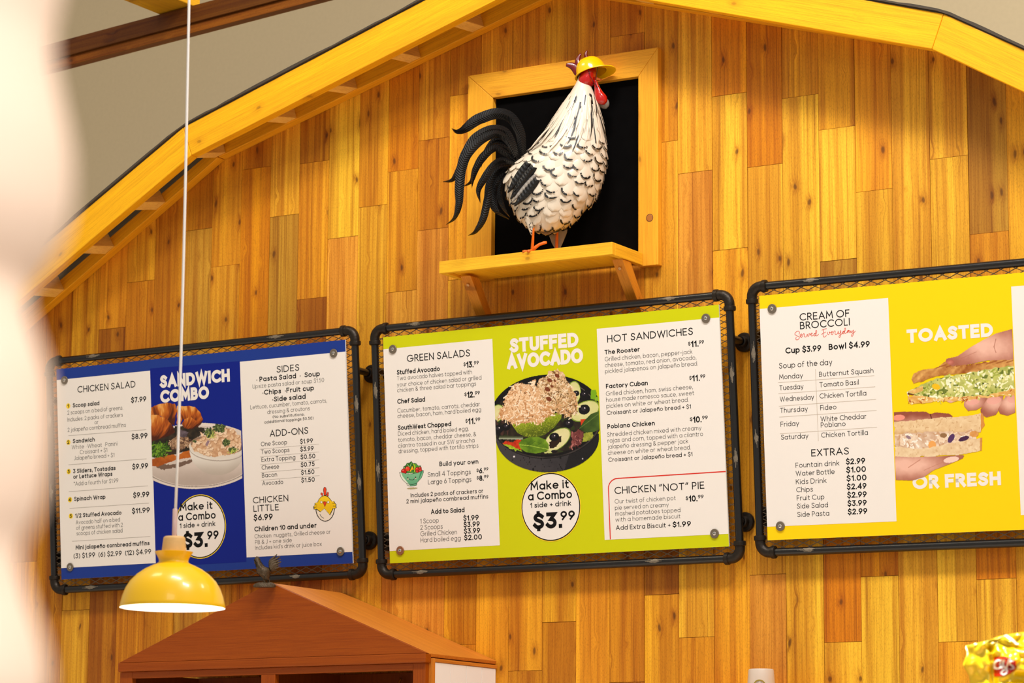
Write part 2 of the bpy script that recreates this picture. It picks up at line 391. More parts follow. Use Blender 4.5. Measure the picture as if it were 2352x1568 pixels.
ROWS = {-14: ([1290], 'DM'), -13: ([], 'D'), -12: ([1401], 'ML'), -11: ([754], 'MB'), -10: ([646], 'MD'), -9: ([], 'D'), -8: ([527], 'DG'), -7: ([610], 'ML'), -6: ([386], 'DO'), -5: ([495], 'LG'),
        -4: ([372, 685], 'DMB'), -3: ([545], 'LT'), -2: ([473], 'ML'), -1: ([391, 669], 'OMT'), 0: ([319, 526], 'MDT'), 1: ([216, 640, 1480], 'DMMM'), 2: ([], 'M'), 3: ([1540], 'MD'), 4: ([1428], 'MD'), 5: ([], 'M'),
        6: ([80, 1566], 'DDD'), 7: ([327, 900, 1365], 'MLBM'), 8: ([395, 900, 1463], 'LTLM'), 9: ([217, 572], 'OLM'), 10: ([380, 1319], 'OLT'), 11: ([221], 'ML'), 12: ([294, 597, 1000, 1474], 'MLGOL'),
        13: ([437, 900, 1323], 'MLOL'), 14: ([], 'L'), 15: ([361, 1473], 'LLM'), 16: ([534, 900, 1329], 'GMOL'), 17: ([], 'M')}
PX = .553                                          # x of the gable's ridge
def profile(kx, kz, su, sl, x):                    # a gambrel line: kink at PX -+ kx, height kz, slopes above and below
    d = abs(x - PX)
    return kz + su * (kx - d) if d < kx else kz - sl * (d - kx)
def top_z(x): return profile(1.337, 3.903, .289, .614, x)
rw = random.Random(11)
wall = MB()
for k in range(-22, 29):
    x0, x1 = SEAM[k] + .0007, SEAM[k + 1] - .0007
    js, tones = ROWS.get(k, ([], rw.choice('MLDT')))
    xm = (x0 + x1) / 2
    zs = []
    for j in js:
        px = 1176
        for _ in range(6):                         # the joint's height on this column
            z = at(px, j, 0)[2]; px = pix(np.array([xm, 0, z]))[0]
        zs.append(z)
    cuts = [None] + zs + [0.0]
    for i, tn in enumerate(tones):
        zt = cuts[i]; zb = cuts[i + 1] + (.0006 if i + 1 < len(cuts) - 1 else 0)
        t = TONE[tn]; q = rw.uniform(.9, 1.08); t = tuple(min(1, c * q * rw.uniform(.97, 1.03)) for c in t)
        yf = rw.uniform(-.0012, .0012)
        a, b_ = (top_z(x0) + .06, top_z(x1) + .06) if zt is None else (zt - .0006,) * 2
        xs = [x0, x1]
        poly = [(x0, yf, zb), (x1, yf, zb), (x1, yf, b_), (x0, yf, a)]
        if zt is None and x0 < PX < x1:
            poly = [(x0, yf, zb), (x1, yf, zb), (x1, yf, b_), (PX, yf, top_z(PX) + .06), (x0, yf, a)]
        wall.prism(poly, (0, .018, 0), 0, (0, 0, 1), t)
pl = MB()
pl.prism([(SEAM[-22], .019, 0), (SEAM[29], .019, 0), (SEAM[29], .019, top_z(SEAM[29])), (PX + 1.337, .019, 3.903), (PX, .019, top_z(PX)), (PX - 1.337, .019, 3.903), (SEAM[-22], .019, top_z(SEAM[-22]))], (0, .02, 0))
wo = struct(wall.build('wall_back', [WOOD]))
bk = struct(pl.build('wall_backing', [mat('backing', (40, 24, 10), .9)], wo))
# the hall the gable stands in
PAINT = mat('grey_plaster', (204, 184, 146), .9, noise=.06, nscale=60)
f = MB(); f.box((-9, -13, -.05), (10, 3, 0)); struct(f.build('floor', mat('floor_tile', (220, 212, 202), .5, noise=.08, nscale=6)))
f = MB(); f.box((-9, 3, 0), (10, 3.1, 8)); struct(f.build('wall_rear', PAINT))
# ---------------------------------------------------------------- the overhanging roof edge
PINE = lin((255, 184, 18)); PINE2 = lin((250, 172, 24)); PINE3 = lin((255, 202, 104))
roof = thing('roof_overhang', 'yellow pine barn roof edge framing the top of the plank wall', 'roof edge', (PX, 0, 3.9))
def side_band(s, yf, yb, kt, kb, ext, tone, name, w=WOODC):
    """front board following the gambrel: kt / kb = (kx, kz, upper slope, lower slope) of its top and bottom lines"""
    for seg in (0, 1):
        m = MB(); pts = []
        def P(k, d): return (PX + s * d, yf, profile(*k, PX + s * d))
        if name == 'rafter' and s < 0 and seg == 1: kt = (kt[0], kt[1] - .070, kt[2], kt[3])
        if seg == 0: q = [P(kb, 0), P(kb, kb[0]), P(kt, kt[0]), P(kt, 0)]
        else: q = [P(kb, kb[0] + .0008), P(kb, ext), P(kt, ext + .03), P(kt, kt[0] + .0008)]
        al = np.array(q[1]) - np.array(q[0])
        m.prism(q, (0, yb - yf, 0), 0, al, tone)
        m.build(name, w, roof, bevel=.0025)
KT = (1.367, 3.976, .315, .585); KB = (1.329, 3.876, .305, .591)
for s in (-1, 1):
    side_band(s, -.2, -.163, KT, KB, 2.35, PINE, 'barge_board')
    side_band(s, -.04, -.001, (1.367, 4.0, .30, .60), (1.337, 3.903, .289, .614), 2.35, PINE2, 'rafter')
    xs = [.24, .49, .75, .99, 1.225, 1.307 if 0 else 1.30, 1.555, 1.775, 1.99, 2.2]
    xs = ([-1.436, -1.221, -1.004, -.754, -.462, -.219, .029, .270] if s < 0 else [.891, 1.131, 1.377, 1.618, 1.88])
    xs += [-1.65, -1.86] if s < 0 else [2.1, 2.32]
    for x in xs:
        d = abs(x - PX) - .02
        up = d < 1.337
        sl = math.atan(.297 if up else .60)
        u = np.array([s * math.cos(sl), 0, -math.sin(sl)]); n = np.array([s * math.sin(sl), 0, math.cos(sl)])
        zf = profile(1.329, 3.876, .305, .591, x); zb = profile(1.337, 3.903, .289, .614, x)
        o = np.array([x, -.0405, zb + .004]); oo = np.array([x, -.1625, zf + .006])
        if abs(d - 1.337) < .05: u = np.array([s * .9, 0, -.43]); n = np.array([s * .43, 0, .9])
        w, hgt = .046, .085
        if s < 0: o = o + u * w; oo = oo + u * w
        m = MB()
        a = [o, o - u * w, o - u * w + n * hgt, o + n * hgt]; b = [oo, oo - u * w, oo - u * w + n * hgt, oo + n * hgt]
        vs = a + b
        al = (0, 1, 0)
        of = [RND.uniform(0, 30) for _ in range(3)]
        gc = [(v @ u + of[0], v[1] + of[1], v @ n + of[2]) for v in vs]
        m.add(vs, [(0, 1, 2, 3), (7, 6, 5, 4), (0, 4, 5, 1), (1, 5, 6, 2), (2, 6, 7, 3), (3, 7, 4, 0)], 0, gc, PINE3)
        m.build('lookout_block', WOODC, roof, bevel=.0015)
FELT = mat('roofing_felt', (72, 62, 50), .85, noise=.25, nscale=50)
DECK = mat('roof_deck', (104, 94, 78), .6, noise=.25, nscale=30)
for s in (-1, 1):
    for name, z0, th, mt_, yf in (('roof_deck', .0005, .003, DECK, -.196), ('roofing_felt', .004, .007, FELT, -.208)):
        m = MB(); r = random.Random(5 + s)
        n = 60
        top = []; bot = []
        for i in range(n + 1):
            d = 2.38 * i / n
            x = PX + s * d
            wv = (r.uniform(-1, 1) * .0025 + .004 * math.sin(d * 9 + s)) if name == 'roofing_felt' else 0
            z = profile(1.367, 3.976, .315, .585, x) + z0
            bot.append((x, yf + abs(wv) * .6, z)); top.append((x, yf + abs(wv) * .6, z + th + wv * .6))
        vs = []; fs = []
        for i in range(n + 1):
            vs += [bot[i], top[i], (top[i][0], .25, top[i][2]), (bot[i][0], .25, bot[i][2])]
        for i in range(n):
            for j in range(4): fs.append((4 * i + j, 4 * i + (j + 1) % 4, 4 * i + 4 + (j + 1) % 4, 4 * i + 4 + j))
        fs += [(0, 1, 2, 3), (4 * n + 3, 4 * n + 2, 4 * n + 1, 4 * n)]
        m.add(vs, fs); m.build(name, mt_, roof)
# ---------------------------------------------------------------- timbers under the hall ceiling
BROWN = lin((112, 64, 8)); BR2 = lin((164, 100, 20))
bt = thing('ceiling_beam', 'dark brown timber beam crossing the grey wall at the upper left', 'beam', (-1.6, .5, 4.55))
a0 = at(108, 102, .5); a1 = at(478, 3, .5)
dz = (a1[2] - a0[2]) / (a1[0] - a0[0])
def bz(x): return a0[2] + dz * (x - a0[0])
m = MB(); m.prism([(-3.2, .5, bz(-3.2) - .065), (2.4, .5, bz(2.4) - .065), (2.4, .5, bz(2.4)), (-3.2, .5, bz(-3.2))], (0, .05, 0), 0, (1, 0, dz), BROWN); m.build('upper_plank', WOOD, bt, bevel=.002)
m = MB(); m.prism([(-3.2, .512, bz(-3.2) - .10), (2.4, .512, bz(2.4) - .10), (2.4, .512, bz(2.4) - .0655), (-3.2, .512, bz(-3.2) - .0655)], (0, .04, 0), 0, (1, 0, dz), BR2); m.build('lower_plank', WOOD, bt, bevel=.002)
m = MB(); q = at(86, 104, .49); m.tube([q + (0, 0, -.05), q + (0, 0, .035)], .006, 10); m.lathe([(0, 0), (.011, 0), (.011, .008), (0, .008)], q + (0, 0, -.012), n=6); m.build('bolt', mat('bolt_steel', (96, 92, 84), .4, .9), bt)
m = MB(); x0, x1 = at(372, 0, .5)[0], at(452, 0, .5)[0]
m.prism([(x0 - .02, -.3, bz(x0) + .003), (x1 - .03, -.3, bz(x1) + .003), (x1 - .03, -.3, bz(x1) + .1), (x0 - .02, -.3, bz(x0) + .1)], (0, .86, 0), 0, (0, 1, 0), lin((246, 178, 30)))
tag(m.build('purlin', WOODC, None, bevel=.003), 'yellow timber lying across the top of the dark brown beam', 'timber')
# ---------------------------------------------------------------- framed loft opening with the black panel
BLACKP = mat('black_panel', (8, 7, 7), 1.0, spec=.05, noise=.4, nscale=20)
lo = thing('loft_window', 'black panel in a mitred cedar frame behind the metal rooster', 'window', (.55, 0, 3.7))
ox0, ox1, oz1, ix0, ix1, iz1, zb, yf = .203, .898, 4.06, .297, .828, 3.975, 3.37, -.028
TR = lin((244, 172, 44))
m = MB(); m.prism([(ox0, yf, oz1), (ix0, yf, iz1), (ix1, yf, iz1), (ox1, yf, oz1)], (0, -yf - .0015, 0), 0, (1, 0, 0), TR); m.build('head_trim', WOODC, lo, bevel=.002)
m = MB(); m.prism([(ox0, yf, zb + .012), (ix0, yf, zb + .012), (ix0, yf, iz1 - .0006), (ox0, yf, oz1 - .0006)], (0, -yf - .0015, 0), 0, (0, 0, 1), TR); m.build('side_trim', WOODC, lo, bevel=.002)
m = MB(); m.prism([(ix1, yf, zb), (ox1, yf, zb), (ox1, yf, oz1 - .0006), (ix1, yf, iz1 - .0006)], (0, -yf - .0015, 0), 0, (0, 0, 1), TR); m.build('side_trim', WOODC, lo, bevel=.002)
m = MB(); m.box((ix0 - .01, -.006, zb + .018), (ix1 + .01, -.0016, iz1 + .01)); m.build('panel', BLACKP, lo)
# knot on the right trim
q = at(1492, 500, yf - .0006); m = MB(); m.lathe([(0, 0), (.009, 0), (.0108, -.0004)], q, (0, -1, 0), 24, 0); m.lathe([(.0108, -.0002), (.0125, -.0002)], q, (0, -1, 0), 24, 1)
m.build('knot', [mat('knot_wood', (176, 106, 34), .6), mat('knot_ring', (96, 50, 14), .7)], lo)
# ---------------------------------------------------------------- shelf and its two braces
sh = thing('wall_shelf', 'pale pine bracket shelf under the metal rooster', 'shelf', (.536, 0, 3.4))
SX0, SX1, SY, SZ1 = .226, .846, -.224, 3.411
SB = lin((255, 192, 44)); SBU = lin((255, 184, 26))
m = MB(); m.box((SX0, SY, SZ1 - .0385), (SX1, SY + .018, SZ1), 0, (1, 0, 0), SB); m.build('front_rail', WOODC, sh, bevel=.0015)
for x0, x1 in ((SX0, SX0 + .018), (SX1 - .018, SX1)):
    m = MB(); m.box((x0, SY + .0185, SZ1 - .0385), (x1, -.0305, SZ1), 0, (0, 1, 0), SB); m.build('end_rail', WOODC, sh, bevel=.0015)
for i in range(5):
    w = (SX1 - SX0 - .037) / 5; x0 = SX0 + .0185 + i * w
    m = MB(); m.box((x0 + .0004, SY + .0185, SZ1 - .030), (x0 + w - .0004, -.0305, SZ1 - .001), 0, (0, 1, 0), SBU); m.build('shelf_plank', WOODC, sh, bevel=.001)
for xb in (.262, .806):
    x0, x1 = xb, xb + .036
    m = MB()
    m.prism([(x0, -.155, 3.3715), (x0, -.100, 3.3715), (x0, -.0025, 3.245), (x0, -.0025, 3.195)], (x1 - x0, 0, 0), 0, (0, .6, -.75), lin((222, 140, 36)))
    br = m.build('brace', WOODC, sh, bevel=.0015)
    m = MB(); m.lathe([(0, 0), (.005, 0), (.005, .002)], (x0 + .018, -.138, 3.345), (0, -.8, -.6), 14); m.build('screw_hole', mat('filler', (216, 168, 110), .7), br)
# ---------------------------------------------------------------- three menu boards in iron pipe frames
IRON = mat('black_iron', (22, 19, 17), .27, .15, spec=.7, noise=.35, nscale=90, bump=.15)
CAST = mat('cast_iron', (52, 45, 38), .42, .7, noise=.4, nscale=120, bump=.6)
WORN = mat('bare_steel', (132, 120, 102), .45, .5, noise=.5, nscale=260)
MESHM = mat('expanded_metal', (112, 96, 76), .4, .7)
WASH = mat('zinc_washer', (128, 116, 100), .45, .55, noise=.12, nscale=200)
WASHC = mat('bronze_washer', (164, 112, 80), .45, .55, noise=.12, nscale=200)
SCREW = mat('bright_screw', (236, 232, 224), .18, 1.0)
PAPER = mat('white_paper', (243, 235, 226), .42, spec=.3)
EDGE = mat('board_core', (240, 235, 226), .6)
INK = mat('black_ink', (10, 8, 8), .5, spec=.25)
POST = [(-1.39192, 2.49376, .08847, .00273, .71976, 1.19712), (-.05227, 2.49074, .08606, -.00155, .72132, 1.20196), (1.2768, 2.50099, .08209, -.01004, .72392, 1.2)]
class Board:
    def __init__(s, i):
        x, z, t, ro, s.H, s.W = POST[i]
        n = np.array([0, -math.sin(t), math.cos(t)]); e = np.array([1., 0, 0])
        s.U = e * math.cos(ro) + n * math.sin(ro); s.V = -e * math.sin(ro) + n * math.cos(ro); s.o = np.array([x, -.055, z])
        s.N = np.cross(s.U, s.V); s.N = s.N if s.N[1] < 0 else -s.N
    def p(s, u, v, n=0): return s.o + u * s.U + v * s.V + n * s.N
    def at(s, n): return lambda u, v, k=0: s.p(u, v, n + k)
    def uv(s, px, py):
        h_ = on(px, py, s.o, s.N) - s.o
        return h_ @ s.U, h_ @ s.V
class Zoom:                                        # coordinates read off an enlarged crop of the photograph
    def __init__(s, b, ox, oy, k): s.b, s.ox, s.oy, s.k = b, ox, oy, k
    def uv(s, x, y): return s.b.uv(s.ox + x / s.k, s.oy + y / s.k)
    def text(s, mb, n, t, x0, y0, x1, hgt, wt, mat=0, skew=0, lift=0):
        u0, v0 = s.uv(x0, y0)
        u1 = u0 + (s.uv(x1, y0 - (x1 - x0) * .07)[0] - u0)
        cap = s.uv(x0, y0 - hgt)[1] - v0
        text(mb, s.b.at(n), t, u0, u1, v0, cap, wt, mat, (0, 0, 0), skew, 0, lift)
    def price(s, mb, n, x0, x1, y0, hgt, a, c='99'):
        w = x1 - x0; na = len(a)
        f0 = .15 if na > 1 else .19
        s.text(mb, n, '$', x0, y0 - hgt * .30, x0 + w * f0, hgt * .55, .20)
        e = .66 if na > 1 else .60
        s.text(mb, n, a + '.', x0 + w * (f0 + .04), y0 - .5, x0 + w * e, hgt, .20)
        s.text(mb, n, c, x0 + w * (e + .03), y0 - hgt * .42 - w * e * .07, x1, hgt * .58, .19)
    def rule(s, mb, n, x0, y0, x1, y1, w=.0011, mat=0):
        stroke(mb, s.b.at(n), [s.uv(x0, y0), s.uv(x1, y1)], w, mat)
    def disc(s, mb, n, cx, cy, r, mat=0, r0=0):
        u, v = s.uv(cx, cy); k = s.uv(cx, cy - r)[1] - v
        disc(mb, s.b.at(n), u, v, k, mat, (1, 1, 1), r0 * k / r if r0 else 0)
LT, MD, SB_, BD, HV = .086, .132, .15, .19, .265
def make_board(i, label, colour, colour2, mid):
    b = Board(i)
    root = thing('menu_board', label, 'menu board', b.p(.6, .36), 'pipe framed menu boards on the plank wall')
    L_, R_, B_, T_ = (-.043, -.041, -.031)[i], b.W + .029, -.0355, b.H + .030
    r = .0122; el = .045; nz = -.014
    def tubeq(pts, rr, name, worn):
        m = MB(); m.tube([b.p(*q) for q in pts], rr, 16)
        q0, q1 = np.array(pts[0], float), np.array(pts[-1], float); ax = (q1 - q0); ln = np.linalg.norm(ax); ax = ax / ln
        for f in worn:                            # patches of bare steel where the coating is rubbed off
            rr_ = random.Random(int(f * 997) + i)
            k = 12; half = rr_.uniform(.022, .030)
            hor = abs(ax[0]) > .5
            side = np.array([0, 1., 0]) if hor else np.array([1., 0, 0])
            for a_ in range(k):
                th0, th1 = math.radians(-12 + 62 * a_ / k), math.radians(-12 + 62 * (a_ + 1) / k)
                e0 = half * rr_.uniform(.35, 1.5) * math.sin(math.pi * (a_ + .7) / (k + .4)); e1 = half * rr_.uniform(.35, 1.5) * math.sin(math.pi * (a_ + .7) / (k + .4))
                c0 = q0 + ax * (ln * f)
                def pt(e, th): return b.p(*(c0 + ax * e + (side * math.sin(th) + np.array([0, 0, 1.]) * math.cos(th)) * (r + .0005)))
                m.add([pt(-e0, th0), pt(e1, th0), pt(e1, th1), pt(-e0, th1)], [(0, 1, 2, 3)], 1)
        return m.build(name, [IRON, WORN], root, smooth=50)
    tubeq([(L_ + el, T_, nz), (R_ - el, T_, nz)], r, 'pipe', (.13, .78) if i != 1 else (.10, .87))
    tubeq([(L_ + el, B_, nz), (R_ - el, B_, nz)], r, 'pipe', (.10, .82) if i != 1 else (.09, .80))
    tubeq([(L_, B_ + el, nz), (L_, T_ - el, nz)], r, 'pipe', (.42, .78))
    tubeq([(R_, B_ + el, nz), (R_, T_ - el, nz)], r, 'pipe', (.36, .72))
    for cx, cy, sx, sy in ((L_, T_, 1, -1), (R_, T_, -1, -1), (L_, B_, 1, 1), (R_, B_, -1, 1)):
        m = MB(); rc = .030
        c = (cx + sx * rc, cy + sy * rc)
        path = [(cx + sx * (el + .006), cy, nz), (cx + sx * rc, cy, nz)]
        arc = [(c[0] - sx * rc * math.sin(t), c[1] - sy * rc * math.cos(t), nz) for t in np.linspace(0, math.pi / 2, 9)][1:]
        path += arc + [(cx, cy + sy * (el + .006), nz)]
        m.tube([b.p(*q) for q in path], .0155, 18)
        for q, ax in (((cx + sx * (el - .002), cy, nz), b.U), ((cx, cy + sy * (el - .002), nz), b.V)):
            m.lathe([(.0150, -.008), (.0185, -.006), (.0190, 0), (.0185, .006), (.0150, .008)], b.p(*q), ax, 20)
        m.build('elbow', CAST, root, smooth=40)
    m = MB()                                       # expanded metal: crossing strands
    du, dv = .0446, .0195; x0, x1, y0, y1 = L_ + .004, R_ - .004, B_ + .004, T_ - .004
    for sgn in (1, -1):
        sl = sgn * dv / du
        k0 = -int((x1 - x0) / du + (y1 - y0) / dv) - 3
        for k in range(k0, -k0):
            c = (y0 if sgn > 0 else y1) + k * dv
            ua, ub = x0, x1
            va, vb = c, c + sl * (x1 - x0)
            t0, t1 = 0.0, 1.0
            for e in (y0, y1):
                if vb != va:
                    t = (e - va) / (vb - va)
                    if (e == y0) == (vb > va): t0 = max(t0, t)
                    else: t1 = min(t1, t)
            if t1 - t0 < 1e-3: continue
            pa = (x0 + t0 * (x1 - x0), va + t0 * (vb - va)); pb = (x0 + t1 * (x1 - x0), va + t1 * (vb - va))
            d = np.array(pb) - np.array(pa); d /= np.linalg.norm(d); nn = np.array((-d[1], d[0])) * .0011
            z0, z1 = (-.0150, -.0132) if sgn > 0 else (-.0146, -.0128)
            cs = [(pa[0] + nn[0], pa[1] + nn[1]), (pa[0] - nn[0], pa[1] - nn[1]), (pb[0] - nn[0], pb[1] - nn[1]), (pb[0] + nn[0], pb[1] + nn[1])]
            vs = [b.p(*q, z0) for q in cs] + [b.p(*q, z1) for q in cs]
            m.add(vs, [(0, 1, 2, 3), (7, 6, 5, 4), (0, 4, 5, 1), (1, 5, 6, 2), (2, 6, 7, 3), (3, 7, 4, 0)])
    m.build('wire_mesh', MESHM, root)
    for v, zc in ((.62, 3.134), (.075, 2.568)):    # stand-offs to the wall
        for u in (L_, R_):
            pp = b.p(u, v, nz)
            m = MB(); w = np.array([pp[0], -.002, pp[2]])
            m.lathe([(0, .004), (.0295, .004), (.030, 0), (.030, -.005), (.028, -.008), (.018, -.0095), (.0165, -.026), (.0125, -.027)], w + (0, .002 - .004, 0), (0, 1, 0), 28)
            for a in (40, 130, 220, 310):
                m.lathe([(0, 0), (.0045, 0), (.0045, .002)], w + np.array([.023 * math.cos(math.radians(a)), -.0095, .023 * math.sin(math.radians(a))]), (0, 1, 0), 8, 1)
            fl = m.build('wall_flange', [CAST, WASHC], root, smooth=40)
            m = MB(); m.tube([w + (0, -.012, 0), pp], .0112, 14); m.build('standoff_pipe', IRON, fl, smooth=50)
    # the printed board
    m = MB()
    cs = [(0, 0), (b.W, 0), (b.W, b.H), (0, b.H)]
    m.prism([b.p(*q, -.005) for q in cs], b.N * .005, 0)
    cm = mat('board_print', colour, .4, spec=.3); c2 = mat('board_print_centre', colour2, .4, spec=.3)
    flat(m, b.at(.0002), cs, 1)
    if mid: flat(m, b.at(.0004), mid(b), 2)
    post = m.build('poster', [EDGE, cm, c2], root, fix=False)
    return b, root, post
def washers(b, root, pts, bronze=()):
    for j, (px, py) in enumerate(pts):
        u, v = b.uv(px, py)
        m = MB(); m.lathe([(.0045, .0025), (.0045, .0042), (.0135, .0042), (.0142, .0034), (.0142, .0012)], b.p(u, v), b.N, 32)
        w = m.build('washer', WASHC if j in bronze else WASH, root, smooth=35)
        m = MB(); m.lathe([(0, .0066), (.003, .0064), (.0055, .0052), (.006, .004)], b.p(u, v), b.N, 20)
        for q in (0, 90): 
            c, s_ = math.cos(math.radians(q + 20)), math.sin(math.radians(q + 20))
            stroke(m, b.at(.00672), [(u - .0028 * c, v - .0028 * s_), (u + .0028 * c, v + .0028 * s_)], .0009, 1)
        m.build('screw', [SCREW, INK], w, smooth=35)
def panel(Z, post, pts, name='white_panel'):
    m = MB(); flat(m, Z.b.at(.0006), [Z.uv(*q) for q in pts]); return m.build(name, PAPER, post, fix=False)
def badge(Z, post, cx, cy, r):
    m = MB()
    Z.disc(m, .0007, cx, cy, r, 1); Z.disc(m, .0009, cx, cy, r * .975, 0); Z.disc(m, .0011, cx, cy, r * .945, 2)
    return m.build('combo_badge', [INK, mat('yellow_ring', (250, 214, 40), .45), PAPER], post, fix=False)
NI = .0008
# -- blue board
b0, r0, p0 = make_board(0, 'blue sandwich combo menu board, leftmost of the three pipe-framed boards', (26, 56, 142), (2, 28, 134),
                        lambda b: [b.uv(345, 846), b.uv(551, 829), b.uv(566, 1290), b.uv(357, 1302)])
CURP = p0
ZA = Zoom(b0, 90, 740, 2.451); ZC = Zoom(b0, 530, 740, 2.4515)
def edgeuv(b, z, y, side):                         # a panel corner pinned to the poster's edge
    u, v = z.uv(100 if side < 0 else 640, y); return (0 if side < 0 else b.W, v)
def panel_uv(b, post, pts):
    m = MB(); flat(m, b.at(.0006), pts); return m.build('white_panel', PAPER, post, fix=False)
panel_uv(b0, p0, [(0, ZA.uv(97, 325)[1]), (0, ZA.uv(126, 1383)[1]), ZA.uv(657, 1355), ZA.uv(625, 272)][::-1])
panel_uv(b0, p0, [ZC.uv(52, 222), ZC.uv(90, 1323), (b0.W, ZC.uv(685, 1292)[1]), (b0.W, ZC.uv(642, 165)[1])][::-1])
DOT = mat('yellow_dot', (250, 212, 30), .45)
for q in ((164, 471), (165, 675), (167, 840), (174, 998), (179, 1090)):
    m = MB(); ZA.disc(m, .0007, *q, 15); m.build('number_dot', DOT, p0, fix=False)
def T(z, *a, n=.0008):
    q = MB(); z.text(q, n, *a); q.build('text_line', INK, CURP, fix=False)
def PR(z, *a):
    q = MB(); z.price(q, .0008, *a); q.build('price', INK, CURP, fix=False)
def HEAD(z, *a):
    q = MB(); z.text(q, .0006, *a, HV, 0, 0, 1.0e-5); q.build('headline', PAPER, CURP, fix=False)
def RULES(qs, mt):
    for z, *q in qs:
        w = MB(); z.rule(w, NI, *q[:4], *(q[4:] or (.0011,))); w.build('rule', mt, CURP, fix=False)
T(ZA, 'CHICKEN SALAD', 217, 397, 543, 37, MD)
for t, x, y, x1 in (('1', 160, 481, 168), ('2', 159, 685, 171), ('3', 161, 850, 173), ('4', 167, 1008, 180), ('5', 173, 1100, 185)): T(ZA, t, x, y, x1, 20, .2)
for t, x, y, x1 in (('Scoop salad', 190, 480, 340), ('Sandwich', 190, 681, 314), ('3 Sliders, Tostadas', 192, 850, 431), ('or Lettuce Wraps', 193, 881, 413), ('Spinach Wrap', 198, 1006, 374), ('1/2 Stuffed Avocado', 204, 1100, 464), ('Mini jalape\u00f1o cornbread muffins', 206, 1279, 622)):
    T(ZA, t, x, y, x1, 24, BD)
T(ZA, '(3) $1.99  (6) $2.99  (12) $4.99', 195, 1329, 631, 28, .16)
for t, x, y, x1 in (('$7.99', 518, 453, 604), ('$8.99', 521, 659, 611), ('$9.99', 525, 828, 614), ('$9.99', 530, 988, 621), ('$11.99', 523, 1077, 624)): T(ZA, t, x, y, x1, 30, BD)
for t, x, y, x1 in (('2 scoops on a bed of greens.', 160, 520, 473), ('Includes: 2 packs of crackers', 160, 559, 472), ('or', 313, 574, 334), ('2 jalape\u00f1o cornbread muffins', 161, 617, 489), ('\u00b7White  \u00b7Wheat  \u00b7Panini', 180, 715, 441), ('Croissant + $1', 230, 742, 384), ('Jalape\u00f1o bread + $1', 198, 776, 424),
                    ('*Add a fourth for $1.99', 196, 920, 446), ('Avocado half on a bed', 207, 1137, 456), ('of greens stuffed with 2', 209, 1168, 472), ('scoops of chicken salad', 211, 1199, 470)):
    T(ZA, t, x, y, x1, 23, LT)
for a in (('Make it', 795, 1062, 977, 43, .17), ('a Combo', 785, 1118, 995, 43, .17), ('1 side + drink', 793, 1159, 993, 28, .16), ('$3.', 812, 1272, 950, 86, .24), ('99', 948, 1222, 1012, 48, .20)): T(ZA, *a, n=.0013)
T(ZC, 'SIDES', 259, 284, 387, 37, MD); T(ZC, 'ADD-ONS', 221, 645, 437, 38, MD); T(ZC, 'CHICKEN', 126, 1020, 325, 36, MD); T(ZC, 'LITTLE', 129, 1067, 272, 36, MD)
for t, x, y, x1 in (('\u00b7 Pasta Salad  \u00b7  Soup', 146, 336, 503), ('\u00b7Chips  \u00b7Fruit cup', 180, 409, 470), ('\u00b7Side salad', 236, 447, 423), ('Children 10 and under', 134, 1178, 484)): T(ZC, t, x, y, x1, 28, BD)
T(ZC, '$6.99', 130, 1117, 237, 34, BD)
for t, x, y, x1 in (('Upsize pasta salad or soup $1.50', 124, 373, 527), ('Lettuce, cucumber, tomato, carrots,', 112, 490, 543), ('dressing & croutons', 207, 516, 446), ('Chicken  nuggets, Grilled cheese or', 135, 1216, 563), ('PB & J + one side', 138, 1249, 345), ("Includes kid's drink or juice box", 139, 1280, 513)): T(ZC, t, x, y, x1, 23, LT)
T(ZC, '(No substitutions,', 237, 540, 416, 16, .15); T(ZC, 'addditional toppings $0.50)', 190, 570, 467, 16, .15)
for j, (t, p_) in enumerate((('One Scoop', '$1.99'), ('Two Scoops', '$3.99'), ('Extra Topping', '$0.50'), ('Cheese', '$0.75'), ('Bacon', '$1.50'), ('Avocado', '$1.50'))):
    T(ZC, t, 171 + 1.5 * j, 698 + 44 * j, (318, 331, 365, 273, 262, 296)[j], 25, .115); T(ZC, p_, 391 + 1.4 * j, 684 + 43.6 * j, (464, 468, 477, 473, 472, 474)[j], 26, .17)
RULES([(ZA, *q) for q in ((165, 638, 604, 604), (165, 802, 606, 768), (168, 953, 613, 920), (172, 1047, 619, 1017), (186, 1232, 627, 1205))]
      + [(ZC, 164 + 1.7 * j, 714 + 43.8 * j, 497 + j, 685 + 44.3 * j, .0008) for j in range(5)], mat('grey_rule', (150, 138, 124), .6))
badge(ZA, p0, 907, 1149, 181)
HEAD(ZA, 'SANDWICH', 681, 371, 1075, 72); HEAD(ZA, 'COMBO', 683, 455, 958, 72)
washers(b0, r0, [(149, 873), (767, 811), (162, 1302), (783, 1266)])
# -- green board
b1, r1, p1 = make_board(1, 'lime green stuffed avocado menu board, middle of the three pipe-framed boards', (208, 210, 0), (208, 210, 0), None)
CURP = p1
ZD = Zoom(b1, 840, 700, 2.45); ZE = Zoom(b1, 1120, 660, 2.376); ZF = Zoom(b1, 1360, 640, 2.305)
panel_uv(b1, p1, [(0, ZD.uv(97, 250)[1]), (0, ZD.uv(133, 1385)[1]), ZD.uv(755, 1352), ZD.uv(713, 191)][::-1])
panel_uv(b1, p1, [ZF.uv(25, 265), ZF.uv(67, 1382), (b1.W, ZF.uv(718, 1350)[1]), (b1.W, ZF.uv(672, 205)[1])][::-1])
T(ZD, 'GREEN SALADS', 233, 322, 588, 40, MD)
for t, x, y, x1 in (('Stuffed Avocado', 176, 393, 418), ('Chef Salad', 179, 557, 335), ('SouthWest Chopped', 182, 705, 482), ('Add to Salad', 368, 1177, 557)): T(ZD, t, x, y, x1, 27, BD)
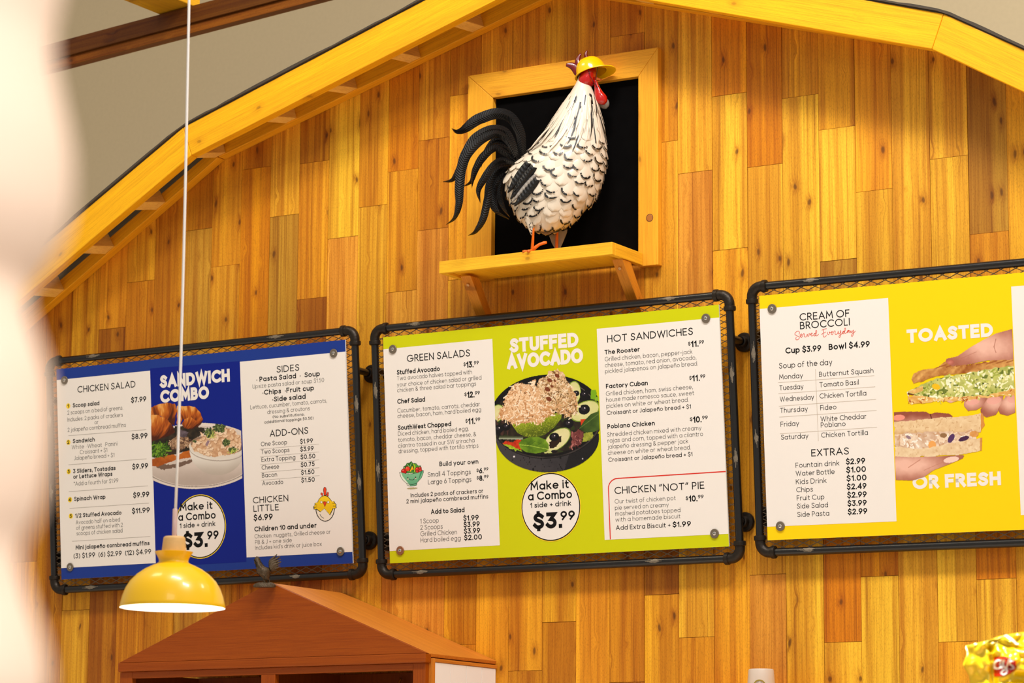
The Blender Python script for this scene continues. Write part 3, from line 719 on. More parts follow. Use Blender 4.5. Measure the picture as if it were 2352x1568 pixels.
for t, x, y, x1 in (('Two avocado halves topped with', 177, 425, 599), ('your choice of chicken salad or grilled', 177, 461, 652), ('chicken & three salad bar toppings', 178, 492, 622), ('Cucumber, tomato, carrots, cheddar', 179, 607, 644), ('cheese, bacon, ham, hard boiled egg', 180, 637, 650),
                    ('Diced chicken, hard boiled egg,', 183, 737, 580), ('tomato, bacon, cheddar cheese, &', 184, 771, 622), ('cilantro tossed in our SW sriracha', 184, 804, 613), ('dressing, topped with tortilla strips', 186, 835, 635)): T(ZD, t, x, y, x1, 24, LT)
for x0, x1, y, a in ((551, 637, 355, '13'), (556, 643, 524, '12'), (562, 645, 673, '11')): PR(ZD, x0, x1, y, 35, a)
for x0, x1, y, a in ((624, 691, 949, '6'), (625, 692, 991, '8')): PR(ZD, x0, x1, y, 31, a)
T(ZD, 'Build your own', 416, 908, 635, 26, .17); T(ZD, 'Small 4 Toppings', 350, 968, 592, 27, .1); T(ZD, 'Large 6 Toppings', 352, 1010, 595, 27, .1)
T(ZD, 'Includes 2 packs of crackers or', 254, 1083, 662, 24, .14); T(ZD, '2 mini jalape\u00f1o cornbread muffins', 230, 1117, 690, 24, .14)
for j, (t, p_) in enumerate((('1 Scoop', '$1.99'), ('2 Scoops', '$3.99'), ('Grilled Chicken', '$3.99'), ('Hard boiled egg', '$2.00'))):
    T(ZD, t, 308 + .5 * j, 1230 + 35.5 * j, (412, 434, 515, 535)[j], 27, LT); T(ZD, p_, 550 + 1.5 * j, 1215 + 36.5 * j, (637, 643, 645, 655)[j], 30, .19)
for a in (('Make it', 236, 1107, 444, 46, .17), ('a Combo', 222, 1163, 462, 46, .17), ('1 side + drink', 234, 1203, 457, 28, .16), ('$3.', 250, 1320, 408, 88, .24), ('99', 400, 1270, 478, 50, .20)): T(ZE, *a, n=.0013)
T(ZF, 'HOT SANDWICHES', 81, 338, 535, 38, MD); T(ZF, 'CHICKEN \u201cNOT\u201d PIE', 120, 1140, 595, 38, MD)
for t, x, y, x1 in (('The Rooster', 67, 401, 253), ('Factory Cuban', 74, 581, 296), ('Poblano Chicken', 82, 794, 333)): T(ZF, t, x, y, x1, 24, BD)
for t, x, y, x1 in (('Grilled chicken, bacon, pepper-jack', 68, 437, 532), ('cheese, tomato, red onion, avocado,', 69, 469, 553), ('pickled jalapenos on jalape\u00f1o bread.', 70, 501, 561), ('Grilled chicken, ham, swiss cheese,', 74, 620, 534), ('house made romesco sauce, sweet', 75, 652, 541), ('pickles on white or wheat bread.', 77, 685, 511),
                    ('Shredded chicken mixed with creamy', 81, 836, 580), ('rajas and corn, topped with a cilantro', 83, 868, 588), ('jalape\u00f1o dressing & pepper jack', 84, 900, 510), ('cheese on white or wheat bread.', 85, 933, 523), ('Our twist of chicken pot', 121, 1190, 443), ('pie served on creamy', 122, 1223, 406), ('mashed potatoes topped', 124, 1254, 468), ('with a homemade biscuit', 125, 1286, 468)): T(ZF, t, x, y, x1, 23, LT)
for y, x in ((721, 79), (969, 87)): T(ZF, 'Croissant or Jalape\u00f1o bread + $1', x, y, x + 445, 22, .14)
for x0, x1, y, a in ((509, 593, 363, '11'), (515, 600, 544, '11'), (518, 613, 763, '10'), (496, 591, 1181, '10')): PR(ZF, x0, x1, y, 33, a)
T(ZF, 'Add Extra Biscuit +', 127, 1330, 416, 25, .135); T(ZF, '$1.99', 427, 1315, 524, 28, BD)
m = MB()
pts = [ZF.uv(705, 1020), ZF.uv(300, 1046), ZF.uv(140, 1056)]; pts[0] = (b1.W, pts[0][1])
c = ZF.uv(137, 1106); k = ZF.uv(87, 1106)
pts += [(c[0] + (c[0] - k[0]) * math.cos(t), c[1] + (pts[-1][1] - c[1]) * math.sin(t)) for t in np.linspace(math.pi / 2, math.pi, 10)][1:] + [ZF.uv(97, 1379)]
stroke(m, b1.at(NI), pts, .0034); m.build('red_border', mat('red_print', (222, 40, 22), .45), p1, fix=False)
badge(ZE, p1, 345, 1197, 190)
HEAD(ZE, 'STUFFED', 122, 357, 498, 78); HEAD(ZE, 'AVOCADO', 107, 447, 523, 80)
washers(b1, r1, [(903, 802), (1622, 731), (920, 1264), (1642, 1225)], (2,))
# -- yellow board
b2, r2, p2 = make_board(2, 'yellow toasted or fresh menu board, rightmost of the three pipe-framed boards', (255, 214, 0), (255, 214, 0), None)
CURP = p2
ZG = Zoom(b2, 1700, 600, 2.24); ZH = Zoom(b2, 2020, 600, 2.24)
panel_uv(b2, p2, [(0, ZG.uv(103, 245)[1]), (0, ZG.uv(138, 1365)[1]), ZG.uv(805, 1337), ZG.uv(762, 188)][::-1])
q1, q2 = ZH.uv(678, 130), ZH.uv(728, 1305)
panel_uv(b2, p2, [q1, q2, (b2.W, q2[1]), (b2.W, q1[1])][::-1])
T(ZG, 'CREAM OF', 307, 306, 564, 38, MD); T(ZG, 'BROCCOLI', 309, 350, 565, 38, MD); T(ZG, 'EXTRAS', 367, 1004, 560, 37, MD)
T(ZG, 'Cup $3.99', 234, 475, 418, 31, BD); T(ZG, 'Bowl $4.99', 457, 456, 668, 31, BD); T(ZG, 'Soup of the day', 201, 552, 475, 29, .11)
for t, x, y, x1 in (('Monday', 202, 608, 324), ('Butternut Squash', 407, 594, 687), ('Tuesday', 203, 664, 327), ('Tomato Basil', 409, 648, 611), ('Wednesday', 205, 722, 381), ('Chicken Tortilla', 410, 706, 650), ('Thursday', 206, 780, 349), ('Fideo', 413, 766, 496), ('Friday', 209, 851, 304),
                    ('White Cheddar', 415, 824, 650), ('Poblano', 416, 855, 543), ('Saturday', 211, 918, 352), ('Chicken Tortilla', 418, 907, 658), ('Fountain drink', 286, 1062, 511), ('Water Bottle', 287, 1104, 487), ('Kids Drink', 288, 1147, 445), ('Chips', 290, 1188, 375), ('Fruit Cup', 292, 1230, 434), ('Side Salad', 293, 1272, 453), ('Side Pasta', 295, 1315, 459)): T(ZG, t, x, y, x1, 26, .11)
for j, p_ in enumerate(('$2.99', '$1.00', '$1.00', '$2.49', '$2.99', '$3.99', '$2.99')): T(ZG, p_, 545 + 1.6 * j, 1045 + 43 * j, (644, 648, 651, 651, 652, 652, 655)[j], 30, BD)
RULES([(ZG, *q) for q in ((196, 624, 691, 588), (197, 681, 696, 645), (200, 745, 700, 710), (202, 801, 703, 767), (205, 887, 705, 853), (388, 555, 403, 925))], mat('tan_rule', (190, 172, 150), .6))
ZS = Zoom(b2, 1800, 700, 11.76); m = MB()        # the handwritten line
for st in (K((420, 800), (428, 735), (395, 708), (335, 735), (305, 790), (350, 830), (420, 860), (425, 900), (385, 938), (340, 940), (330, 905), (345, 870)),
           K((440, 845), (485, 830), (500, 800), (475, 785), (450, 810), (455, 860), (490, 875), (530, 800), (545, 775), (565, 800), (560, 850), (590, 868), (620, 850), (640, 790), (650, 830), (665, 850), (690, 820), (685, 780), (720, 790), (745, 795), (770, 780), (775, 760), (750, 765), (735, 800), (750, 835), (790, 830), (830, 790), (860, 765), (835, 775), (820, 810), (840, 840), (870, 810), (895, 730), (890, 690), (870, 700), (865, 770), (880, 830), (910, 830), (950, 785)),
           K((1165, 640), (1100, 655), (1030, 685)), K((1075, 665), (1080, 750), (1060, 770), (1020, 800)), K((1060, 770), (1110, 750), (1135, 728)), K((1065, 770), (1070, 840), (1095, 870), (1130, 855), (1160, 820)),
           K((1180, 730), (1195, 790), (1215, 800), (1240, 770), (1235, 730), (1260, 745), (1300, 750), (1320, 735), (1310, 715), (1290, 735), (1290, 785), (1320, 800), (1355, 730), (1375, 700), (1395, 715), (1390, 780), (1420, 795), (1460, 770), (1475, 715), (1480, 770), (1505, 785), (1535, 740), (1545, 690), (1550, 760), (1540, 850), (1510, 880), (1495, 855), (1530, 810), (1590, 770), (1630, 710), (1605, 720), (1595, 760), (1620, 780), (1650, 730), (1675, 650), (1660, 625), (1640, 660), (1645, 740), (1670, 770), (1710, 740), (1760, 690), (1735, 690), (1720, 730), (1740, 750), (1775, 690), (1780, 740), (1800, 750), (1820, 700), (1830, 745), (1855, 740), (1880, 680), (1885, 740), (1875, 820), (1850, 850), (1830, 830), (1860, 780), (1910, 740), (1945, 700))):
    stroke(m, b2.at(NI), [ZS.uv(*q) for q in st], .0016)
m.build('handwriting', mat('red_ink', (222, 66, 34), .5), p2, fix=False)
HEAD(ZH, 'TOASTED', 142, 421, 586, 70); HEAD(ZH, 'OR FRESH', 172, 1173, 626, 70)
washers(b2, r2, [(1774, 709), (1793, 1208)])
# ---------------------------------------------------------------- the printed food pictures (flat print, painted cell by cell)
def vnoise(x, y, seed):
    r = np.random.RandomState(seed).rand(64, 64)
    xi = np.floor(x).astype(int); yi = np.floor(y).astype(int); fx = x - xi; fy = y - yi
    fx = fx * fx * (3 - 2 * fx); fy = fy * fy * (3 - 2 * fy)
    g = lambda a, b: r[a % 64, b % 64]
    return (g(xi, yi) * (1 - fx) + g(xi + 1, yi) * fx) * (1 - fy) + (g(xi, yi + 1) * (1 - fx) + g(xi + 1, yi + 1) * fx) * fy
def sm(a, b, x):
    t = np.clip((x - a) / (b - a), 0, 1); return t * t * (3 - 2 * t)
class Picture:
    def __init__(s, z, box, cell=.0011, k=1.0, ox=0, oy=0):
        # painted in the crop coordinates of zoom z (optionally scaled: x = X / k + ox)
        s.z = z; s.b = z.b
        x0, y0, x1, y1 = box
        q = [z.uv(x, y) for x, y in ((x0, y0), (x1, y0), (x1, y1), (x0, y1))]
        u0, u1 = min(p[0] for p in q), max(p[0] for p in q); v0, v1 = min(p[1] for p in q), max(p[1] for p in q)
        s.nu = int((u1 - u0) / cell) + 1; s.nv = int((v1 - v0) / cell) + 1
        U, V = np.meshgrid(np.linspace(u0, u1, s.nu), np.linspace(v0, v1, s.nv))
        s.U, s.V = U, V
        P = s.b.o + U[..., None] * s.b.U + V[..., None] * s.b.V
        px = pix(P.reshape(-1, 3)).reshape(s.nv, s.nu, 2)
        s.X = ((px[..., 0] - z.ox) * z.k - ox) * k; s.Y = ((px[..., 1] - z.oy) * z.k - oy) * k
        s.c = np.zeros((s.nv, s.nu, 3)); s.m = np.zeros((s.nv, s.nu), bool); s.clip = np.ones((s.nv, s.nu), bool)
    def ell(s, cx, cy, rx, ry, rot=0):
        a = math.radians(rot); dx, dy = s.X - cx, s.Y - cy
        return np.hypot((dx * math.cos(a) + dy * math.sin(a)) / rx, (-dx * math.sin(a) + dy * math.cos(a)) / ry)
    def poly(s, pts, wob=0, wf=.05, seed=1):
        X_, Y_ = s.X, s.Y
        if wob:
            X_ = X_ + (vnoise(X_ * wf, Y_ * wf, seed) - .5) * 2 * wob; Y_ = Y_ + (vnoise(X_ * wf + 9, Y_ * wf + 5, seed + 1) - .5) * 2 * wob
        ins = np.zeros(s.X.shape, bool); n = len(pts)
        for i in range(n):
            (x0, y0), (x1, y1) = pts[i], pts[(i + 1) % n]
            if y0 == y1: continue
            c = (y0 > Y_) != (y1 > Y_)
            ins ^= c & (X_ < (x1 - x0) * (Y_ - y0) / (y1 - y0) + x0)
        return ins
    def put(s, mask, col, a=1.0):
        mask = mask & s.clip
        col = np.asarray(col, float) / 255
        a = np.broadcast_to(np.asarray(a, float), s.m.shape)[mask][:, None]
        s.c[mask] = s.c[mask] * (1 - a) + (col[mask] if col.ndim == 3 else col) * a
        s.m |= mask
    def grade(s, mask, c0, c1, t):
        t = np.clip(t, 0, 1)[..., None]
        s.put(mask, np.array(c0) * (1 - t) + np.array(c1) * t)
    def fbm(s, f, seed, sx=1, sy=1):
        return (vnoise(s.X * f * sx, s.Y * f * sy, seed) * .55 + vnoise(s.X * f * 2.1 * sx, s.Y * f * 2.1 * sy, seed + 7) * .3 + vnoise(s.X * f * 4.3 * sx, s.Y * f * 4.3 * sy, seed + 13) * .15)
    def seg(s, x0, y0, x1, y1, w, col, a=1.0, only=None):
        dx, dy = x1 - x0, y1 - y0; l2 = dx * dx + dy * dy + 1e-9
        ix = (s.X > min(x0, x1) - w) & (s.X < max(x0, x1) + w) & (s.Y > min(y0, y1) - w) & (s.Y < max(y0, y1) + w)
        if only is not None: ix &= only
        t = np.clip(((s.X - x0) * dx + (s.Y - y0) * dy) / l2, 0, 1)
        d = np.hypot(s.X - x0 - t * dx, s.Y - y0 - t * dy)
        s.put(ix & (d < w / 2), col, a)
    def path(s, pts, w, col, a=1.0, only=None):
        for p, q in zip(pts[:-1], pts[1:]): s.seg(*p, *q, w, col, a, only)
    def strands(s, mask, n, ln, w, cols, seed, ang=None):
        r = random.Random(seed); ys, xs = np.nonzero(mask)
        for _ in range(n):
            i = r.randrange(len(xs)); x, y = s.X[ys[i], xs[i]], s.Y[ys[i], xs[i]]
            a = (r.uniform(0, math.pi) if ang is None else ang + r.gauss(0, .5)); l = ln * r.uniform(.4, 1)
            a2 = a + r.gauss(0, .6); mx, my = x + l * math.cos(a) / 2, y + l * math.sin(a) / 2
            c = r.choice(cols); ww = w * r.uniform(.6, 1.2)
            s.path([(x, y), (mx, my), (mx + l * math.cos(a2) / 2, my + l * math.sin(a2) / 2)], ww, c)
    def build(s, post, n=.0010, name='food_picture'):
        cols = s.c.clip(0, 1); cols = np.where(cols <= .04045, cols / 12.92, ((cols + .055) / 1.055) ** 2.4)
        idx = np.arange(s.nu * s.nv).reshape(s.nv, s.nu)
        ok = s.m[:-1, :-1] & s.m[1:, :-1] & s.m[:-1, 1:] & s.m[1:, 1:]
        f = np.stack([idx[:-1, :-1][ok], idx[:-1, 1:][ok], idx[1:, 1:][ok], idx[1:, :-1][ok]], -1)
        used, inv = np.unique(f, return_inverse=True); f = inv.reshape(f.shape)
        P = (s.b.o + s.U[..., None] * s.b.U + s.V[..., None] * s.b.V + n * s.b.N).reshape(-1, 3)[used] - root_loc(post)
        me = bpy.data.meshes.new(name)
        me.vertices.add(len(P)); me.vertices.foreach_set('co', P.ravel())
        me.loops.add(f.size); me.loops.foreach_set('vertex_index', f.ravel())
        me.polygons.add(len(f)); me.polygons.foreach_set('loop_start', np.arange(0, f.size, 4)); me.polygons.foreach_set('loop_total', np.full(len(f), 4))
        me.update(calc_edges=True); me.validate()
        a = me.attributes.new('tone', 'FLOAT_COLOR', 'POINT')
        a.data.foreach_set('color', np.concatenate([cols.reshape(-1, 3)[used], np.ones((len(used), 1))], 1).ravel())
        me.materials.append(PRINT)
        o = bpy.data.objects.new(name, me); C.objects.link(o); o.parent = post
        return o
# -- stuffed avocado bowl (coordinates of a 5.807x crop whose corner is at 1120, 830)
def picture_avocado():
    z = Zoom(b1, 1120, 830, 5.807)
    p = Picture(z, (60, 60, 1560, 1500))
    lx = 88 + (p.Y - 440) * .042; rx = 1478 + (p.Y - 330) * .032
    p.clip = (p.X > lx) & (p.X < rx)
    # bowl side, rim and inside
    side = (p.ell(800, 1010, 690, 468) < 1) & (p.Y > 960)
    p.grade(side, (62, 58, 60), (40, 37, 40), p.fbm(.012, 3) * .8 + (p.X - 900) / 900)
    p.put(side & (vnoise(p.X * .05, p.Y * .035, 5) > .87), (14, 12, 14))
    p.put(side & (p.X > 1130 - (p.Y - 1100) * .3) & (vnoise(p.X * .01, p.Y * .01, 8) > .2), (22, 20, 22), .8)
    rim = p.ell(790, 735, 760, 560, -4)
    p.put(rim < 1, (10, 8, 9))
    p.grade((rim < .985) & (rim > .955) & (p.Y > 900), (24, 20, 20), (70, 62, 60), vnoise(p.X * .01, p.Y * .01, 4))
    p.put((rim < .90) & (rim > .885) & (p.Y < 500) & (p.X > 1050), (120, 108, 100), .7)
    inn = rim < .90
    n = p.fbm(.018, 21)
    p.grade(inn & (p.Y > 520), (16, 12, 10), (58, 46, 30), n)
    p.put(inn & (p.Y > 620) & (vnoise(p.X * .02, p.Y * .03, 31) > .72), (44, 58, 18), .8)
    p.put(inn & (p.X < 330) & (p.Y > 780) & (vnoise(p.X * .03, p.Y * .02, 33) > .55), (78, 48, 40), .8)
    def cuke(cx, cy, rx, ry, rot):
        d = p.ell(cx, cy, rx, ry, rot)
        p.put(d < 1, (122, 150, 40)); p.grade(d < .92, (236, 224, 168), (206, 206, 130), d * .6 + p.fbm(.02, 41) * .5)
        return d < 1
    def olive(cx, cy, r):
        d = p.ell(cx, cy, r, r * .85, -15); p.put(d < 1, (12, 10, 14)); p.put(p.ell(cx - r * .1, cy - r * .15, r * .42, r * .34) < 1, (44, 38, 46)); p.put(p.ell(cx + r * .1, cy - r * .25, r * .12, r * .10) < 1, (235, 225, 225))
    cuke(130, 690, 90, 120, 20); p.put(p.ell(100, 800, 30, 26) < 1, (60, 40, 40))
    cuke(1150, 420, 95, 160, 5); olive(1180, 425, 46); olive(1290, 440, 60); olive(1080, 830, 70)
    cuke(1300, 660, 210, 125, -25); olive(1290, 640, 78)
    p.put(p.poly([(1240, 770), (1320, 765), (1330, 820), (1250, 880)]), (206, 60, 20))
    for q in ((250, 870, 60), (150, 900, 66)): olive(*q)
    p.put(p.poly([(1380, 380), (1445, 375), (1460, 420), (1440, 510), (1375, 500)]), (120, 170, 20)); p.put(p.poly([(1440, 480), (1500, 450), (1500, 530), (1430, 520)]), (140, 180, 40))
    m = p.poly([(160, 990), (480, 995), (470, 1040), (150, 1035)]); p.grade(m, (60, 66, 40), (172, 178, 150), sm(1000, 1036, p.Y))
    m = p.poly([(190, 1090), (250, 1060), (330, 1080), (390, 1040), (480, 1050), (470, 1180), (300, 1150)], 8); p.grade(m, (160, 30, 8), (232, 74, 24), p.fbm(.03, 51))
    m = p.poly([(200, 1095), (330, 1120), (420, 1170), (480, 1200), (370, 1190), (270, 1140)], 14, .04, 3); p.grade(m, (110, 150, 20), (196, 214, 50), p.fbm(.04, 53))
    # avocado half
    m = p.poly([(310, 820), (420, 790), (700, 760), (880, 690), (990, 690), (985, 760), (900, 870), (760, 980), (640, 1010), (500, 1005), (400, 950)])
    p.grade(m, (146, 162, 30), (84, 98, 12), sm(820, 1010, p.Y + (p.X - 500) * .25)); p.put(m & (vnoise(p.X * .09, p.Y * .09, 61) > .66), (178, 186, 56), .55); p.put(m & (vnoise(p.X * .11, p.Y * .11, 62) > .75), (70, 82, 14), .6)
    # scoops of shredded chicken
    def scoop(pts, cols, sh, seed, cen, spots=None):
        m = p.poly(pts, 16, .035, seed)
        p.grade(m, (250, 216, 176), (206, 150, 98), sm(.15, 1.05, np.hypot((p.X - cen[0]) / sh[0], (p.Y - cen[1]) / sh[1])) * .7 + p.fbm(.02, seed) * .4)
        p.strands(m, 520, 60, 13, cols, seed)
        p.put(m & (vnoise(p.X * .07, p.Y * .07, seed + 3) > .86), (120, 76, 40), .8)
        if spots:
            for x, y, r in spots: p.put(p.ell(x, y, r, r * .7, 30) < 1, (122, 58, 28))
    CH = [(252, 222, 186), (244, 206, 164), (232, 184, 136), (214, 158, 106), (250, 232, 204), (196, 136, 84)]
    scoop([(660, 300), (700, 240), (790, 180), (800, 130), (870, 120), (930, 100), (1000, 140), (1040, 180), (1060, 260), (1120, 320), (1150, 400), (1190, 480), (1195, 620), (1180, 690), (1100, 740), (1000, 700), (900, 660), (760, 600), (690, 480)], [(238, 208, 168), (222, 188, 140), (200, 162, 112), (176, 132, 82), (246, 226, 194), (122, 88, 48)], (330, 360), 71, (880, 330), [(830, 250, 36), (930, 190, 34), (800, 370, 40), (860, 330, 24), (820, 500, 40), (900, 260, 18)])
    scoop([(135, 760), (170, 640), (230, 590), (240, 480), (290, 390), (330, 330), (410, 290), (520, 300), (570, 310), (600, 250), (640, 230), (640, 320), (700, 400), (720, 500), (790, 540), (840, 600), (870, 690), (850, 720), (780, 750), (720, 800), (690, 850), (640, 810), (520, 810), (430, 840), (320, 820), (260, 780)], CH, (400, 380), 73, (430, 480))
    # leaves and front pieces
    d = p.ell(930, 1040, 210, 118, -38); p.put(d < 1, (120, 146, 50)); p.grade(d < .93, (238, 226, 176), (214, 208, 140), d * .5 + p.fbm(.02, 45) * .4)
    p.put(p.poly([(820, 1060), (900, 1050), (985, 990), (980, 1070), (900, 1150), (830, 1160)], 10), (42, 24, 12)); olive(890, 1005, 66)
    m = p.poly([(1110, 930), (1160, 940), (1210, 905), (1275, 935), (1270, 1050), (1240, 1110), (1150, 1130), (1090, 1160), (1130, 1060)], 10); p.grade(m, (92, 40, 40), (164, 92, 84), p.fbm(.03, 81)); p.strands(m, 26, 90, 6, [(190, 120, 112), (80, 30, 34)], 82, 1.2)
    m = p.poly([(1280, 960), (1390, 930), (1420, 990), (1360, 1050), (1270, 1070)], 8); p.grade(m, (104, 122, 30), (196, 190, 70), p.fbm(.03, 84))
    m = p.poly([(1225, 890), (1290, 790), (1380, 700), (1460, 670), (1500, 675), (1500, 900), (1420, 940), (1300, 950)]); p.grade(m, (26, 46, 14), (88, 118, 40), p.fbm(.012, 86) * .6 + (p.X - 1230) / 600)
    p.path([(1230, 890), (1350, 800), (1480, 700)], 7, (120, 150, 70), .6)
    m = p.poly([(415, 1090), (470, 1040), (560, 1008), (680, 1005), (770, 1040), (815, 1100), (820, 1165), (760, 1205), (640, 1225), (520, 1210), (440, 1160)])
    p.grade(m, (54, 88, 10), (134, 172, 36), p.fbm(.014, 88) * 1.1); p.path([(420, 1110), (560, 1120), (700, 1150), (815, 1172)], 8, (168, 196, 70)); p.path([(560, 1120), (640, 1060)], 5, (60, 90, 14)); p.path([(640, 1135), (720, 1080)], 5, (60, 90, 14))
    p.put(p.poly([(750, 1210), (860, 1180), (960, 1160), (860, 1215), (760, 1225)], 5), (196, 200, 120)); p.put(p.ell(890, 1200, 40, 22) < 1, (20, 12, 14))
    p.put(p.ell(355, 1268, 12, 12) < 1, (240, 230, 230)); p.put(p.ell(1270, 1296, 9, 9) < 1, (200, 190, 190))
    p.build(p1)
picture_avocado()
# -- croissant sandwich and pasta salad (5.226x crop at 340, 840)
def picture_combo():
    z = Zoom(b0, 340, 840, 5.226)
    p = Picture(z, (20, 420, 1150, 1500))
    p.clip = (p.X > 32 + (p.Y - 500) * .027) & (p.X < 1118 + (p.Y - 740) * .030)
    pl_ = p.ell(600, 1080, 760, 398, -2)
    p.put(pl_ < 1, (226, 212, 198)); p.grade(pl_ < .985, (232, 218, 206), (178, 162, 148), sm(.3, 1, p.fbm(.004, 3)) * .5)
    p.put((pl_ < .94) & (pl_ > .915) & (p.Y > 1150), (140, 126, 114), .8); p.grade(pl_ < .90, (222, 206, 194), (164, 146, 132), sm(1150, 1420, p.Y) * .5 + p.fbm(.006, 9) * .3)
    p.put(p.poly([(60, 1190), (300, 1180), (560, 1110), (520, 1170), (330, 1220), (180, 1250)], 10), (92, 64, 48), .8)
    m = p.poly([(40, 1120), (120, 1095), (300, 1050), (330, 1080), (520, 990), (560, 1090), (420, 1115), (330, 1130), (200, 1180), (120, 1210), (45, 1205)], 6); p.grade(m, (214, 118, 34), (146, 66, 12), p.fbm(.02, 11) * .7 + sm(1060, 1200, p.Y) * .3)
    m = p.poly([(38, 900), (200, 850), (330, 720), (500, 720), (680, 740), (690, 790), (600, 860), (520, 960), (500, 1010), (330, 1060), (120, 1100), (40, 1100)], 8); p.grade(m, (20, 16, 12), (74, 58, 40), p.fbm(.022, 13))
    p.put(m & (p.X < 270) & (p.Y > 920) & (vnoise(p.X * .03, p.Y * .02, 15) > .35), (40, 58, 14)); p.strands(m & (p.X < 230) & (p.Y > 950), 60, 70, 14, [(84, 130, 24), (120, 160, 40), (50, 84, 14)], 16, -.8)
    mm = p.poly([(250, 920), (350, 840), (480, 860), (530, 930), (440, 990), (300, 1010)], 14); p.grade(mm, (112, 80, 58), (186, 148, 112), p.fbm(.03, 17)); p.strands(mm, 60, 40, 9, [(206, 170, 134), (90, 60, 44)], 18)
    p.grade(p.poly([(360, 760), (490, 790), (460, 860), (370, 840)], 8), (60, 48, 54), (128, 112, 120), p.fbm(.03, 19))
    def crust(pts, seed, cen, ax, fan, spin=9):
        m = p.poly(pts, 5, .04, seed)
        dx, dy = (p.X - cen[0]) / ax[0], (p.Y - cen[1]) / ax[1]
        t = np.hypot(dx, dy); an = np.arctan2(p.Y - fan[1], p.X - fan[0]); tf = np.hypot(p.X - fan[0], p.Y - fan[1]) / 200; an = an + .25 * tf
        band = vnoise(an * spin + 20, tf * 1.2 + 3, seed); fine = vnoise(an * spin * 5 + 40, tf * 4 + 3, seed + 2)
        lit = np.clip(.62 - .42 * dy - .22 * dx + (band - .5) * .95 + (fine - .5) * .35 - .25 * sm(.75, 1.05, t), 0, 1)
        p.grade(m, (70, 24, 4), (178, 84, 16), lit * 1.8)
        p.put(m & (lit > .55), (232, 150, 62), np.clip((lit - .55) * 2.0, 0, .85)); p.put(m & (lit > .86), (250, 204, 132), np.clip((lit - .86) * 3, 0, .6))
        p.put(m & (t > .96), (84, 34, 8), .55)
        return m
    crust([(36, 495), (130, 455), (240, 440), (330, 455), (345, 540), (320, 720), (280, 700), (180, 610), (60, 590), (36, 600)], 21, (180, 520), (200, 150), (60, 860))
    crust([(36, 590), (120, 590), (230, 640), (300, 720), (325, 800), (200, 860), (40, 908)], 23, (160, 690), (190, 190), (-60, 980))
    crust([(345, 480), (480, 478), (570, 490), (630, 560), (665, 640), (650, 690), (600, 730), (560, 700), (420, 640), (380, 720), (345, 700)], 25, (480, 560), (230, 170), (430, 800))
    crust([(405, 690), (440, 640), (510, 610), (570, 650), (600, 730), (500, 765), (430, 740)], 27, (500, 680), (110, 80), (420, 800))
    # bowl of pasta salad
    by = p.ell(830, 1000, 330, 312, 3); m = (by < 1) & (p.Y > 985 - (p.X - 830) * .0)
    p.grade(m, (232, 224, 212), (170, 154, 138), sm(1080, 1310, p.Y) * .7 + sm(900, 1160, p.X) * .3)
    p.put(p.ell(830, 980, 334, 134, 3) < 1, (226, 216, 202)); p.put((p.ell(830, 1010, 330, 134, 3) < 1) & (p.ell(830, 998, 330, 134, 3) > 1), (164, 148, 134), .8)
    rimm = p.ell(830, 950, 318, 122, 3); p.put(rimm < 1, (150, 120, 96))
    m = p.poly([(520, 960), (560, 900), (640, 860), (625, 790), (670, 830), (720, 790), (800, 740), (880, 720), (960, 750), (1030, 745), (1060, 800), (1115, 860), (1130, 960), (1090, 1030), (980, 1070), (800, 1090), (680, 1075), (560, 1020)], 14)
    p.grade(m, (236, 200, 160), (186, 132, 92), p.fbm(.03, 31))
    r = random.Random(4)
    for _ in range(95):
        x, y = r.uniform(540, 1120), r.uniform(760, 1070)
        a = r.uniform(0, 180); rx = r.uniform(20, 38); ry = rx * r.uniform(.5, .75)
        d = p.ell(x, y, rx, ry, a); p.put((p.ell(x + 3, y + 6, rx, ry, a) < 1) & m, (150, 102, 70), .7)
        p.grade((d < 1) & m, (250, 226, 196), r.choice([(230, 190, 150), (214, 168, 124), (236, 204, 170)]), d)
        p.put((p.ell(x - 2, y - 2, rx * .35, ry * .3, a) < 1) & m, (204, 160, 122), .5)
    for cx, cy, rx, ry, dk in ((860, 745, 80, 50, 1), (730, 800, 60, 60, .6), (940, 915, 46, 44, 1), (1020, 1010, 60, 36, .5), (560, 905, 22, 16, 1)):
        d = p.ell(cx, cy, rx, ry); mk = (d + (vnoise(p.X * .06, p.Y * .06, 41) - .5) * .6) < 1
        p.grade(mk, (28, 40, 24), (120, 140, 60), vnoise(p.X * .10, p.Y * .10, 43) * (1.1 - .3 * dk))
        p.put(mk & (vnoise(p.X * .14, p.Y * .14, 44) > .78), (170, 178, 120), .8)
    p.strands(p.poly([(690, 850), (790, 800), (800, 860), (720, 870)]), 14, 60, 7, [(206, 206, 110), (160, 170, 70)], 45, -1)
    p.strands(p.poly([(940, 1060), (1060, 1000), (1050, 1050)]), 12, 50, 7, [(196, 206, 90), (120, 150, 40)], 46, -1)
    p.put(p.poly([(690, 940), (720, 890), (745, 900), (710, 970)]), (150, 120, 130))
    p.build(p0)
picture_combo()
